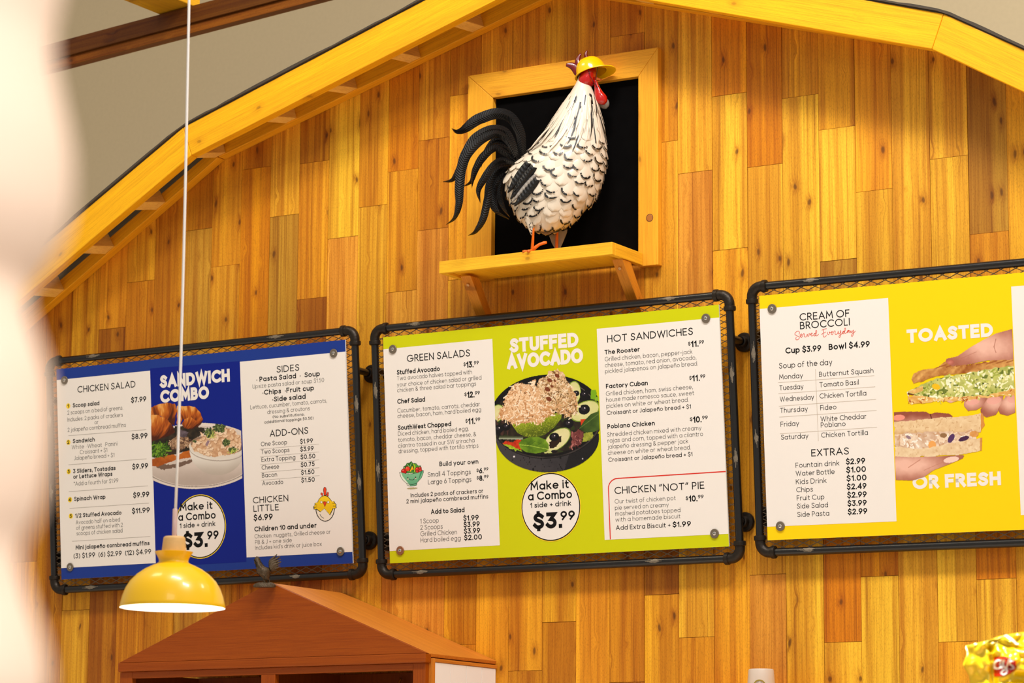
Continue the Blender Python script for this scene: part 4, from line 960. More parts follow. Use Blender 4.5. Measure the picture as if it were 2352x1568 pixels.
# -- two hands with toasted and fresh sandwiches (2.24x crop at 2020, 600)
def picture_hands():
    z = ZH
    p = Picture(z, (60, 340, 715, 1140), .0011)
    p.clip = (p.X > 72 + (p.Y - 775) * .035) & (p.X < 684 + (p.Y - 350) * .040)
    SK = (206, 138, 112); SD = (150, 78, 58); SL = (240, 188, 166)
    def skin(pts, seed, c=(0, 0), r=(100, 60), dark=.0):
        m = p.poly(pts); t = np.hypot((p.X - c[0]) / r[0], (p.Y - c[1]) / r[1])
        p.grade(m, SL, SD, sm(.1, 1.15, t) * .8 + (p.fbm(.03, seed) - .5) * .25 + dark); return m
    # upper hand behind and over the toasted sandwich
    for pts, c, nail in (([(435, 705), (470, 690), (520, 700), (560, 695), (545, 740), (500, 765), (455, 770), (435, 745)], (480, 720), (480, 722, 36, 17)), ([(520, 760), (560, 700), (640, 690), (632, 740), (600, 790), (550, 804), (522, 785)], (590, 730), (590, 715, 38, 20)), ([(610, 760), (650, 690), (705, 690), (708, 775), (660, 795), (620, 785)], (670, 730), (682, 706, 24, 22)), ([(335, 715), (390, 700), (395, 720), (365, 730)], (365, 712), None)):
        skin(pts, 3, c, (75, 60), .05)
        if nail: p.put(p.ell(*nail[:2], nail[2], nail[3], -8) < 1, (236, 168, 152), .8)
    skin([(336, 525), (345, 500), (400, 488), (470, 440), (540, 400), (600, 370), (690, 345), (705, 345), (705, 520), (560, 510), (440, 535), (380, 545), (345, 540)], 5, (560, 440), (210, 110))
    p.grade(p.ell(362, 520, 24, 16, -10) < 1, (214, 130, 110), (170, 92, 76), p.ell(362, 520, 24, 16, -10)); p.path([(600, 470), (590, 440), (600, 400)], 4, (160, 90, 70), .6); p.path([(420, 500), (500, 465)], 3, (170, 100, 80), .5)
    m = p.poly([(163, 605), (180, 575), (230, 555), (300, 545), (330, 515), (380, 540), (470, 530), (580, 510), (710, 505), (710, 560), (560, 560), (420, 575), (300, 590), (230, 615), (175, 632)], 4)
    p.grade(m, (240, 190, 110), (150, 78, 26), p.fbm(.035, 11) * .9 + sm(.3, .9, vnoise((p.X + p.Y) * .05, p.Y * .01, 12)) * .25)
    for k in range(9): p.path([(240 + 52 * k, 552 - 4 * k), (290 + 52 * k, 536 - 4 * k)], 7, (140, 66, 20), .6, m)
    m = p.poly([(145, 670), (200, 640), (300, 600), (420, 575), (560, 555), (712, 530), (712, 670), (560, 700), (420, 700), (300, 715), (200, 700)], 6)
    p.grade(m, (232, 224, 150), (150, 160, 60), p.fbm(.03, 13)); p.strands(m, 210, 30, 9, [(246, 240, 186), (226, 220, 140), (196, 200, 100), (160, 170, 64), (250, 246, 210)], 14); p.put(m & (vnoise(p.X * .06, p.Y * .08, 15) > .80), (92, 108, 30), .85); p.put(m & (vnoise(p.X * .09, p.Y * .1, 16) > .88), (60, 70, 20), .9); p.put(p.ell(292, 645, 22, 15, 20) < 1, (240, 190, 20))
    p.grade(p.poly([(146, 672), (185, 655), (225, 640), (225, 665), (180, 682)]), (250, 214, 140), (206, 150, 70), p.fbm(.05, 17)); p.put(p.poly([(146, 675), (180, 684), (178, 690), (146, 686)]), (110, 54, 24))
    m = p.poly([(148, 690), (200, 692), (300, 705), (420, 695), (560, 690), (712, 650), (712, 690), (640, 690), (560, 700), (440, 715), (300, 720), (200, 732), (160, 735), (146, 715)], 5)
    p.grade(m, (250, 216, 140), (206, 134, 50), p.fbm(.04, 18) * .9); p.strands(m, 40, 16, 6, [(180, 96, 30), (250, 230, 170)], 19)
    # lower hand and the fresh sandwich
    skin([(74, 775), (140, 772), (240, 772), (262, 785), (290, 776), (360, 782), (382, 798), (300, 830), (74, 830)], 21, (200, 850), (260, 66), .25)
    p.put(p.ell(100, 804, 32, 15, -4) < 1, (240, 150, 130)); p.path([(262, 785), (270, 812)], 6, (100, 40, 24))
    m = p.poly([(76, 826), (200, 815), (330, 802), (440, 795), (500, 785), (530, 780), (545, 840), (520, 878), (500, 885), (330, 885), (200, 890), (78, 890)], 3)
    p.grade(m, (244, 218, 174), (206, 158, 104), p.fbm(.05, 23) * .6 + sm(860, 895, p.Y) * .5); p.put(m & (vnoise(p.X * .13, p.Y * .13, 24) > .84), (200, 150, 100), .6); p.put(m & (p.X > 522), (214, 130, 44), .8)
    m = p.poly([(78, 888), (200, 880), (330, 880), (480, 870), (512, 885), (500, 910), (420, 930), (300, 960), (180, 985), (80, 985)], 7); p.grade(m, (248, 230, 206), (196, 150, 116), p.fbm(.04, 25)); p.strands(m, 110, 28, 8, [(252, 240, 224), (240, 214, 184), (206, 160, 120)], 26)
    for q, c in (((370, 910, 14, 26, 30), (84, 50, 96)), ((435, 912, 28, 12, -20), (70, 34, 70)), ((330, 895, 18, 12, 0), (150, 110, 70)), ((272, 945, 20, 22, 0), (240, 168, 90)), ((150, 905, 14, 8, 30), (150, 120, 130)), ((395, 950, 18, 12, 0), (236, 176, 104)), ((96, 960, 14, 4, 30), (60, 50, 90))): p.put(p.ell(*q) < 1, c)
    m = p.poly([(80, 950), (200, 965), (330, 945), (440, 920), (530, 905), (530, 975), (440, 992), (300, 1002), (180, 1008), (80, 1003)], 4); p.grade(m, (246, 224, 184), (214, 172, 124), p.fbm(.05, 27) * .8); p.put(m & (vnoise(p.X * .13, p.Y * .13, 28) > .84), (206, 160, 110), .6); p.put(m & (p.X > 518), (206, 130, 50), .8); p.grade(p.ell(488, 888, 24, 16) < 1, (240, 190, 120), (206, 130, 60), p.fbm(.05, 29))
    skin([(80, 1003), (180, 1008), (300, 1002), (440, 996), (430, 1014), (370, 1040), (280, 1075), (230, 1110), (170, 1128), (84, 1125)], 31, (150, 1050), (240, 80), -.05)
    p.put(p.ell(370, 1020, 40, 15, -10) < 1, (246, 206, 190)); p.path([(150, 1060), (210, 1020)], 5, (190, 120, 96), .6); p.path([(230, 1075), (330, 1030)], 3, (186, 116, 92), .5)
    p.build(p2, .0011)
picture_hands()
# -- hatching chick (14.25x crop at 690, 1100) and the smiling salad bowl (15.68x crop at 900, 1040)
def picture_chick():
    p = Picture(Zoom(b0, 690, 1100, 14.2545), (380, 200, 1240, 1420), .0008)
    K0 = (14, 8, 6)
    for pts, col in (([(770, 540), (745, 330), (770, 262), (805, 248), (845, 270), (862, 330), (860, 540)], (240, 70, 30)), ([(760, 560), (690, 540), (652, 470), (690, 430), (740, 450)], (222, 66, 30)), ([(860, 560), (870, 440), (905, 405), (935, 440), (930, 560)], (222, 66, 30))):
        m = p.poly(pts); p.put(m, K0); c = np.mean(pts, 0); p.put(p.poly([tuple(c + (np.array(q) - c) * np.array([.66, .86])) for q in pts]), col)
    YL = (248, 204, 16)
    eg = p.ell(815, 950, 320, 440); p.put((eg < 1) & (p.Y > 940), K0); p.put((p.ell(815, 950, 290, 412) < 1) & (p.Y > 940), (240, 226, 206))
    bd = [(560, 750), (600, 650), (690, 560), (805, 525), (910, 560), (1000, 660), (1045, 725), (1120, 722), (1138, 770), (1190, 830), (1180, 880), (1195, 940), (1140, 965), (1090, 960), (975, 1185), (790, 965), (655, 1082), (520, 985), (440, 1000), (430, 960), (425, 890), (470, 850), (465, 790)]
    p.put(p.poly(bd), K0)
    c = np.array((810, 800)); p.put(p.poly([tuple(c + (np.array(q) - c) * .925) for q in bd]), YL)
    p.grade(p.poly([tuple(c + (np.array(q) - c) * .8) for q in bd]), (250, 212, 30), (240, 190, 0), sm(600, 1000, p.Y))
    for a in (((460, 830), (545, 850)), ((440, 935), (530, 910)), ((1140, 790), (1060, 790)), ((1180, 890), (1080, 880))): p.path(a, 16, K0)
    for x in (690, 915): p.put(p.ell(x, 755, 42, 46) < 1, (120, 84, 10)); p.put(p.ell(x, 755, 30, 34) < 1, (250, 244, 230))
    p.put(p.poly([(738, 770), (760, 730), (845, 730), (868, 770), (808, 918)]), (120, 30, 8)); p.put(p.poly([(755, 770), (770, 745), (838, 745), (850, 772), (808, 890)]), (226, 62, 20))
    p.path([(645, 1155), (690, 1230), (770, 1282)], 18, K0)
    p.build(p0, .0009, 'chick_icon')
picture_chick()
def picture_salad():
    p = Picture(Zoom(b1, 900, 1040, 15.68), (250, 260, 1180, 1330), .0008)
    K0 = (18, 28, 14)
    p.put(p.ell(740, 1272, 200, 36, -3) < 1, (176, 160, 116))
    top = [(350, 680), (410, 580), (420, 480), (500, 440), (540, 360), (640, 340), (710, 285), (770, 360), (880, 365), (960, 450), (1050, 450), (1070, 560), (1110, 620), (1090, 720), (360, 740)]
    p.put(p.poly(top), K0); c = np.array((730, 620)); m = p.poly([tuple(c + (np.array(q) - c) * .93) for q in top]); p.grade(m, (24, 96, 24), (110, 180, 70), vnoise(p.X * .014, p.Y * .01, 3))
    for a in (((640, 520), (720, 350)), ((560, 400), (640, 520)), ((450, 500), (470, 560))): p.path(a, 16, (170, 214, 130))
    p.put(p.poly([(760, 370), (830, 420), (860, 500), (840, 680), (810, 680), (800, 480)]), (170, 206, 30))
    for x, y, r_, cc in ((440, 660, 92, (206, 20, 10)), (570, 570, 82, (240, 66, 30)), (925, 590, 70, (226, 40, 20)), (1020, 550, 52, (206, 40, 26)), (1040, 640, 56, (222, 46, 30)), (915, 670, 50, (214, 40, 26))): p.put(p.ell(x, y, r_ + 14, r_ + 14) < 1, K0); p.put(p.ell(x, y, r_, r_) < 1, cc); p.put(p.ell(x - r_ * .35, y - r_ * .4, r_ * .2, r_ * .16) < 1, (250, 180, 160))
    p.put(p.poly([(620, 680), (740, 440), (815, 580), (800, 640), (740, 600), (660, 690)]), K0); p.put(p.poly([(645, 665), (740, 465), (795, 580), (785, 615), (740, 590), (670, 675)]), (250, 184, 20))
    p.grade(p.poly([(540, 730), (560, 650), (620, 640), (680, 680), (740, 640), (800, 680), (900, 690), (900, 740)]), (40, 110, 30), (110, 170, 80), vnoise(p.X * .02, p.Y * .02, 5))
    bw = [(270, 690), (330, 690), (540, 745), (740, 745), (960, 700), (1100, 630), (1155, 620), (1150, 720), (1080, 900), (920, 1075), (920, 1140), (880, 1180), (720, 1205), (600, 1190), (550, 1160), (530, 1100), (400, 990), (310, 850)]
    p.put(p.poly(bw), K0); c = np.array((715, 920)); m = p.poly([tuple(c + (np.array(q) - c) * np.array([.945, .93])) for q in bw])
    p.grade(m, (126, 190, 144), (100, 172, 128), sm(760, 1100, p.Y)); p.put(m & (p.X > 1010 + (p.Y - 780) * -.25) & (p.X < 1090 - (p.Y - 700) * .4), (60, 140, 96)); p.put(m & (p.X < 335 + (p.Y - 700) * .45 + np.maximum(0, p.Y - 850) * .35), (226, 236, 214))
    p.path([(530, 1090), (640, 1130), (760, 1135), (920, 1080)], 18, K0)
    for x, y in ((580, 890), (860, 872)): p.put(p.ell(x, y, 20, 24) < 1, (10, 12, 10)); p.put(p.ell(x, y + 48, 34, 18) < 1, (226, 190, 170))
    p.path([(630, 935), (680, 965), (760, 968), (825, 925)], 18, (16, 40, 24))
    p.build(p1, .0009, 'salad_bowl_icon')
picture_salad()
# ---------------------------------------------------------------- figures built from outlines read off the photograph
class Fig:
    """a local frame facing across the view: pixel crops map to (across, up), d is depth towards the room"""
    def __init__(s, foot, ox, oy, k):
        s.o = np.array(foot, float); s.n = np.array([-CF[0], -CF[1], 0]); s.n /= np.linalg.norm(s.n)
        s.u = np.array([CR[0], CR[1], 0]); s.u /= np.linalg.norm(s.u); s.ox, s.oy, s.k = ox, oy, k
    def p(s, x, y, d=0): return on(s.ox + x / s.k, s.oy + y / s.k, s.o, s.n) + s.n * d
    def body(s, sl, n=28, sub=4):
        """sl: (left x, y, right x, y, half depth) slices; returns S(t, theta) and the rings"""
        q = np.array(sl, float); t = np.arange(len(q)); tt = np.linspace(0, len(q) - 1, (len(q) - 1) * sub + 1)
        def cr(x):
            i = min(int(x), len(q) - 2); f = x - i
            g = lambda j: q[min(max(j, 0), len(q) - 1)]
            return .5 * (2 * g(i) + (g(i + 1) - g(i - 1)) * f + (2 * g(i - 1) - 5 * g(i) + 4 * g(i + 1) - g(i + 2)) * f * f + (3 * g(i) - g(i - 1) - 3 * g(i + 1) + g(i + 2)) * f ** 3)
        def surf(x, th):
            a = cr(x); L, R_ = s.p(a[0], a[1]), s.p(a[2], a[3])
            return (L + R_) / 2 + (R_ - L) / 2 * math.cos(th) + s.n * a[4] * math.sin(th)
        return surf, [[surf(x, th) for th in np.linspace(0, 2 * math.pi, n, endpoint=False)] for x in tt]
def frame_at(S_, t, th):
    e = 1e-3
    P = S_(t, th); dn = S_(t - .02, th) - P; dt = S_(t, th + e) - P
    dn /= np.linalg.norm(dn) + 1e-12; dt /= np.linalg.norm(dt) + 1e-12
    N_ = np.cross(dn, dt); N_ /= np.linalg.norm(N_) + 1e-12
    c = (S_(t, 0) + S_(t, math.pi)) / 2
    if N_ @ (P - c) < 0: N_ = -N_
    T_ = np.cross(N_, dn)
    return P, N_, dn, T_
WHITEM = mat('white_enamel', (228, 213, 190), .42, noise=.06, nscale=60, coat=.2)
BLACKM = mat('black_enamel', (8, 7, 7), .36, noise=.3, nscale=120, spec=.45)
REDM = mat('red_enamel', (190, 18, 14), .22, coat=.6, noise=.15, nscale=80, bump=.5)
DRED = mat('dark_red_enamel', (108, 10, 16), .28, coat=.5, noise=.2, nscale=80, bump=.4)
ORANGE = mat('orange_enamel', (232, 112, 26), .4, noise=.2, nscale=70)
BARE = mat('bare_grey_metal', (150, 142, 132), .55, .2, noise=.15, nscale=150)
foot = at(1240, 575, -.170)
foot[2] = SZ1
G = Fig(foot, 980, 90, 2.412)
rooster = thing('rooster_sculpture', 'black and white painted metal rooster standing on the pine shelf', 'sculpture', foot)
SL = [(640, 1062, 690, 1062, .008), (585, 1048, 745, 1050, .040), (520, 1000, 830, 1000, .066), (480, 940, 882, 940, .080), (450, 865, 935, 880, .088), (438, 800, 968, 806, .090), (448, 740, 988, 730, .088), (510, 672, 998, 655, .084), (585, 610, 995, 590, .078), (640, 545, 984, 525, .068), (688, 470, 970, 465, .056), (728, 405, 956, 405, .046), (768, 340, 942, 345, .038), (802, 285, 926, 295, .032), (826, 245, 908, 255, .026), (842, 205, 898, 215, .022)]
BS, rings = G.body(SL)
m = MB(); m.loft(rings); m.build('body', WHITEM, rooster, smooth=True)
# scales with dark lace edges
rr = random.Random(3)
m = MB()
for t in np.arange(9.0, 1.2, -.62):
    w_ = np.linalg.norm(BS(t, 0) - BS(t, math.pi)); nn = max(7, int(w_ * 2.3 / .036))
    for j in range(nn):
        th = 2 * math.pi * (j + .5 * (int(t / .62) % 2)) / nn + rr.uniform(-.08, .08)
        P, N_, D, T_ = frame_at(BS, t + rr.uniform(-.12, .12), th)
        if abs(math.sin(th)) < .12: pass
        Lh, Wd = rr.uniform(.042, .052), rr.uniform(.019, .023)
        D2 = D + T_ * rr.uniform(-.35, .05); D2 /= np.linalg.norm(D2)
        vs = []; fs = []
        for a in range(9):
            f = (a / 8) ** .8
            wd = Wd * (max(0, 1 - max(0, (f - .5) / .5) ** 2.4)) ** .5 * (.75 + .25 * min(1, f / .5))
            for b in range(5):
                g = (b - 2) / 2
                vs.append(P + D2 * Lh * (f - .2) + T_ * wd * g + N_ * (-.001 + .0048 * f - .004 * g * g * (1 if f > .1 else .5)))
        for a in range(8):
            for b in range(4): fs.append((a * 5 + b, a * 5 + b + 1, a * 5 + b + 6, a * 5 + b + 5))
        m.add(vs, fs, 0)
        if rr.random() < .66:
            a0, a1 = rr.uniform(-1.5, -.9), rr.uniform(.2, 1.2)
            if rr.random() < .4: a0, a1 = -rr.uniform(.3, 1.0), 1.35
            k = 16
            for i in range(k):
                if rr.random() < .16: continue
                q0, q1 = a0 + (a1 - a0) * i / k, a0 + (a1 - a0) * (i + 1.15) / k
                def rim(q, rho):
                    return P + D2 * (Lh * .35 + Lh * .46 * math.cos(q) * rho) + T_ * (Wd * math.sin(q) * rho) + N_ * (.0046 - .0034 * abs(math.sin(q)) + .0008)
                i0, i1 = rr.uniform(.70, .90), rr.uniform(.70, .90)
                m.add([rim(q0, i0), rim(q0, 1.03), rim(q1, 1.03), rim(q1, i1)], [(0, 1, 2, 3)], 1)
m.build('body_feather', [WHITEM, BLACKM], rooster, smooth=True, fix=False)['kind'] = 'stuff'
# neck hackles
m = MB()
for i in range(210):
    t0 = rr.uniform(9.6, 12.6); th = rr.uniform(0, 2 * math.pi); ln = rr.uniform(1.5, 3.0); wd = rr.uniform(.0035, .0062); lift = rr.uniform(.002, .006); dark = rr.random() < .32
    if dark: wd *= .6; lift *= .6
    pts = []; drift = rr.uniform(-.10, .10)
    for f in np.linspace(0, 1, 7):
        P, N_, D, T_ = frame_at(BS, max(t0 - ln * f, 6.9), th + drift * f)
        w2 = wd * (math.sin(math.pi * min(1, .25 + .75 * f)) ** .7 if f < 1 else .02)
        c = P + N_ * (.0012 + lift * f ** 1.5 + (0 if dark else .0012))
        pts += [c - T_ * w2, c + N_ * w2 * .35, c + T_ * w2]
    m.add(pts, [q for a in range(6) for q in ((3 * a, 3 * a + 1, 3 * a + 4, 3 * a + 3), (3 * a + 1, 3 * a + 2, 3 * a + 5, 3 * a + 4))], 1 if dark else 0)
m.build('neck_hackle', [WHITEM, BLACKM], rooster, smooth=40, fix=False)['kind'] = 'stuff'
# long saddle feathers along the back
for i, (a, b) in enumerate((((700, 480), (565, 630)), ((720, 470), (640, 560)), ((690, 470), (650, 545)), ((720, 520), (600, 620)))):
    m = MB(); m.tube([G.p(a[0] + (b[0] - a[0]) * f, a[1] + (b[1] - a[1]) * f - 6 * math.sin(f * 3), .03 - .012 * i) for f in np.linspace(0, 1, 6)], [.002, .0032, .0034, .003, .002, .0006], 8)
    m.build('saddle_feather', WHITEM if i != 2 else BLACKM, rooster, smooth=True)
# sickle feathers of the tail
def sickle(pts, wmax, d0, d1, name='tail_feather', twist=.35):
    c = K(*pts, n=15); n = len(c); m = MB(); vs = []
    P = [G.p(x, y, d0 + (d1 - d0) * i / (n - 1)) for i, (x, y) in enumerate(c)]
    for i in range(n):
        t = P[min(i + 1, n - 1)] - P[max(i - 1, 0)]; t /= np.linalg.norm(t)
        sd = np.cross(G.n, t); sd /= np.linalg.norm(sd); f = i / (n - 1)
        w_ = wmax * (.45 + .55 * math.sin(min(1, f * 1.9) * math.pi / 2)) * (1 if f < .62 else max(.03, 1 - ((f - .62) / .38) ** 1.7))
        rid = .0024 * (1 if i % 2 else -.6)
        vs += [P[i] - sd * w_ - G.n * .004 - t * w_ * .9, P[i] - sd * w_ * .5 + G.n * (.001 + rid) - t * w_ * .4, P[i] + G.n * .0052, P[i] + sd * w_ * .5 + G.n * (.001 + rid) - t * w_ * .4, P[i] + sd * w_ - G.n * .004 - t * w_ * .9]
        vs += [P[i] - G.n * .003]
    fs = []
    for i in range(n - 1):
        o = 6 * i
        for a, b in ((0, 1), (1, 2), (2, 3), (3, 4), (4, 5), (5, 0)): fs.append((o + a, o + b, o + 6 + b, o + 6 + a))
    fs += [(0, 1, 2, 3, 4, 5), tuple(6 * (n - 1) + q for q in (5, 4, 3, 2, 1, 0))]
    m.add(vs, fs, 0); m.build(name, BLACKM, rooster, smooth=14)
PXM = .000528                                      # metres per crop pixel at the rooster
for pts, w_, d0, d1 in (([(522, 690), (528, 600), (512, 500), (455, 425), (375, 408), (280, 440), (205, 488), (165, 500), (138, 486)], 30, -.005, -.02),
                        ([(500, 690), (480, 590), (430, 515), (350, 508), (265, 560), (212, 650), (180, 730), (140, 785), (90, 798)], 25, .01, .02),
                        ([(490, 660), (450, 575), (385, 535), (300, 570), (225, 650), (192, 740), (182, 840), (178, 930), (155, 1000), (110, 1040)], 25, .02, .035),
                        ([(495, 690), (450, 610), (380, 590), (310, 640), (270, 710), (245, 775), (200, 805)], 18, -.01, -.03),
                        ([(495, 690), (440, 640), (370, 615), (300, 680), (262, 760), (250, 835)], 19, .015, .025),
                        ([(495, 695), (420, 680), (370, 710), (320, 780), (288, 850), (298, 920)], 20, .02, .03),
                        ([(470, 700), (400, 715), (350, 790), (335, 890), (310, 990), (270, 1055), (230, 1080)], 20, -.012, -.02),
                        ([(455, 715), (385, 790), (365, 860), (385, 930), (455, 985)], 24, -.02, -.03),
                        ([(465, 720), (415, 800), (405, 870), (425, 930), (460, 985)], 14, .0, .0),
                        ([(500, 700), (430, 690), (380, 720), (350, 780)], 18, -.02, -.04)):
    sickle(pts, w_ * PXM * 1.15, d0, d1)
for i in range(3):                                 # tail of the far side, seen edge on between the others
    sickle([(505, 690), (470 - 14 * i, 560 + 10 * i), (400 - 18 * i, 520 + 22 * i), (330 - 16 * i, 590 + 30 * i), (300 - 20 * i, 690 + 30 * i)], 14 * PXM, -.03, -.05)
# wing
def blade(a, b, wd, d, matl, name):
    m = MB(); vs = []; n = 19
    A_, B_ = np.array(a, float), np.array(b, float); t = (B_ - A_) / np.linalg.norm(B_ - A_); s_ = np.array((-t[1], t[0]))
    for i in range(n):
        f = i / (n - 1); w_ = wd * math.sin(math.pi * min(.97, .18 + .82 * f)) ** .6; rid = .0018 * (i % 2)
        c = A_ + (B_ - A_) * f
        for g, z in ((-1, -.002), (-.5, .0005 + rid), (0, .0026), (.5, .0005 + rid), (1, -.002)):
            vs.append(G.p(*(c + s_ * w_ * g - t * abs(g) * wd * .4), d + z - .012 * f))
    m.add(vs, [(a_ * 5 + b_, a_ * 5 + b_ + 1, a_ * 5 + b_ + 6, a_ * 5 + b_ + 5) for a_ in range(n - 1) for b_ in range(4)])
    m.build(name, matl, rooster, smooth=12, fix=False)
for a, b, w_, d, mt_ in (((560, 720), (448, 880), 24, .080, BLACKM), ((590, 745), (462, 918), 26, .086, BLACKM), ((600, 790), (470, 935), 14, .089, BARE), ((608, 815), (484, 958), 25, .091, BLACKM), ((575, 760), (480, 880), 16, .090, BLACKM)):
    blade(a, b, w_, d, mt_, 'wing_feather')
m = MB(); m.lathe([(.006, -.006), (.006, .006)], G.p(510, 700, .0), (0, 0, 1), 12, cap=True); m.build('tail_socket', BARE, rooster)
# thigh, legs, feet
S2, rg = G.body([(578, 1098, 584, 1098, .002), (556, 1050, 596, 1052, .010), (540, 1010, 606, 1012, .016), (532, 970, 614, 968, .022), (545, 935, 618, 940, .022)], 20, 3)
rg = [[v + G.n * .034 for v in r] for r in rg]
m = MB(); m.loft(rg)
for i in range(95):
    t, th = rr.uniform(.15, 3.1), rr.uniform(-.3, 3.4)
    P, N_, D, T_ = frame_at(S2, t, th); P = P + G.n * .034 + N_ * .0008
    a, b = rr.uniform(.0016, .0034), rr.uniform(.001, .0017)
    m.add([P + D * a, P + T_ * b, P - D * a, P - T_ * b], [(0, 1, 2, 3)], 1)
th_ = m.build('thigh', [WHITEM, BLACKM], rooster, smooth=True, fix=False)
m = MB(); m.loft([[G.p(x, y, d) for x, y, d in ((585, 1062, .030), (598, 1058, .038), (588, 1062, .044))], [G.p(x, y, d) for x, y, d in ((574, 1185, .030), (594, 1184, .036), (582, 1186, .044))]]); m.build('leg', ORANGE, rooster, bevel=.001)
m = MB(); m.loft([[G.p(x, y, d) for x, y, d in ((716, 1040, -.046), (732, 1038, -.040), (722, 1040, -.034))], [G.p(x, y, d) for x, y, d in ((710, 1180, -.046), (730, 1178, -.040), (718, 1180, -.034))]]); m.build('leg', ORANGE, rooster, bevel=.001)
S3, rg = G.body([(725, 1158, 732, 1158, .001), (700, 1120, 752, 1118, .0025), (684, 1080, 770, 1075, .004), (676, 1050, 782, 1038, .005), (690, 1020, 775, 1010, .004)], 16, 3)
m = MB(); m.loft([[v - G.n * .055 for v in r] for r in rg]); m.build('thigh_plate', BARE, rooster, smooth=True)
def toe(pts, d, name='toe'):
    m = MB(); m.tube([G.p(x, y, d + e) for x, y, e in pts], [.0048, .0054, .0046, .0052, .0036], 9); m.build(name, ORANGE, rooster, smooth=True)
toe([(585, 1184, 0), (605, 1165, .004), (625, 1152, .006), (650, 1144, .008), (665, 1142, .009)], .037)
toe([(584, 1186, 0), (577, 1187, .003), (570, 1188, .006), (563, 1190, .008), (556, 1190, .009)], .037)
toe([(582, 1186, 0), (570, 1186, -.002), (556, 1187, -.004), (542, 1187, -.006), (530, 1188, -.006)], .037)
toe([(720, 1180, 0), (740, 1178, .0), (760, 1177, 0), (780, 1176, 0), (796, 1175, 0)], -.040)
toe([(718, 1180, 0), (712, 1181, .01), (706, 1182, .02), (700, 1183, .028), (694, 1184, .034)], -.040)
# head: red face, comb, wattles, beak
S4, rg = G.body([(860, 278, 880, 278, .006), (838, 262, 918, 262, .026), (834, 235, 932, 238, .034), (846, 200, 940, 205, .035), (856, 165, 940, 170, .030), (880, 140, 920, 140, .012)], 22, 3)
m = MB(); m.loft(rg); m.build('face', REDM, rooster, smooth=True)
S5, rg = G.body([(965, 368, 985, 368, .004), (936, 352, 1000, 350, .013), (930, 320, 998, 325, .015), (928, 290, 978, 300, .012), (926, 262, 956, 268, .011), (922, 235, 946, 240, .010)], 16, 3)
m = MB(); m.loft([[v + G.n * .014 for v in r] for r in rg]); m.build('wattle', REDM, rooster, smooth=True)
m = MB(); m.loft([[v - G.n * .016 + (G.p(12, 10) - G.p(0, 0)) for v in r] for r in rg]); m.build('wattle', BARE, rooster, smooth=True)
def horn(pts, r_, name='comb_spike'):
    m = MB(); c = K(*pts, n=4); n = len(c); rings = []
    for i, (x, y) in enumerate(c):
        f = i / (n - 1); a = c[min(i + 1, n - 1)]; b = c[max(i - 1, 0)]; t = np.array(a) - np.array(b); t = t / np.linalg.norm(t); sd = np.array((-t[1], t[0])); w_ = r_ * (1 - f ** 1.6 * .72)
        rings.append([G.p(x + sd[0] * w_ * math.cos(q), y + sd[1] * w_ * math.cos(q), .009 * math.sin(q) * (1 - .6 * f)) for q in np.linspace(0, 2 * math.pi, 12, endpoint=False)])
    m.loft(rings); m.build(name, DRED, rooster, smooth=True)
horn([(850, 190), (825, 160), (800, 146), (772, 142)], 30); horn([(842, 150), (836, 125), (842, 102), (854, 80)], 18); horn([(888, 110), (882, 90), (884, 74), (890, 63)], 12)
m = MB(); m.loft([[G.p(932 + 9 * math.cos(q), 218 + 14 * math.sin(q), .012 * math.cos(q * 2)) for q in np.linspace(0, 6.28, 10, endpoint=False)], [G.p(956 + 6 * math.cos(q), 222 + 8 * math.sin(q), 0) for q in np.linspace(0, 6.28, 10, endpoint=False)], [G.p(972, 226 + 2 * math.sin(q), 0) for q in np.linspace(0, 6.28, 10, endpoint=False)]]); m.build('beak', ORANGE, rooster, smooth=True)
# the toy hard hat on its head
YEL = mat('yellow_plastic', (255, 196, 8), .16, spec=.5, coat=.5)
hc = G.p(914, 192, .002)
hat = thing('hard_hat', 'small yellow plastic hard hat on the head of the metal rooster', 'hat', hc)
ta = math.radians(15)
hx = G.u * math.cos(ta) + np.array([0, 0, 1]) * math.sin(ta); hz = -G.u * math.sin(ta) + np.array([0, 0, 1]) * math.cos(ta); hy = G.n
tb = math.radians(-11); hy, hz = hy * math.cos(tb) - hz * math.sin(tb), hz * math.cos(tb) + hy * math.sin(tb)
def hp(x, y, z): return hc + hx * x + hy * y + hz * z
RX, RY, HH = .0480, .040, .054
m = MB(); rings = []
for o_, sc in ((0, 1.0), (1, .955)):
    q_ = np.linspace(0, 1, 12) if o_ == 0 else np.linspace(1, 0, 12)
    for f in q_:
        a = f * math.pi / 2; rr_ = max(.01, math.cos(a) ** .62) * sc; zz = HH * math.sin(a) ** .95 * sc
        rings.append([hp(RX * rr_ * math.cos(t), RY * rr_ * math.sin(t), zz) for t in np.linspace(0, 2 * math.pi, 40, endpoint=False)])
m.loft(rings, 0, False); m.build('shell', YEL, hat, smooth=60)
m = MB(); rings = []
for sc, z in ((1.0, .0), (1.0, .0022), (2, .0018), (2, -.001)):
    r_ = []
    for t in np.linspace(0, 2 * math.pi, 48, endpoint=False):
        ex = .007 + (.022 * max(0, math.cos(t)) ** 1.5)
        k = 0 if sc == 1.0 else ex
        r_.append(hp((RX + k) * math.cos(t), (RY + k * .9) * math.sin(t), z - k * .22))
    rings.append(r_)
rings.append(rings[0]); m.loft(rings, 0, False); m.build('brim', YEL, hat, smooth=50)
m = MB(); m.tube([hp(-.01, RY, 0), G.p(905, 225, .037), G.p(930, 262, .03), G.p(958, 292, .022), G.p(965, 300, .0), G.p(950, 270, -.02), hp(.01, -RY, 0)], .0009, 6)
m.tube([hp(.02, RY * .9, 0), G.p(935, 250, .03), G.p(938, 280, .03)], .0008, 6); m.build('chin_string', mat('dark_elastic', (40, 14, 10), .7), hat)
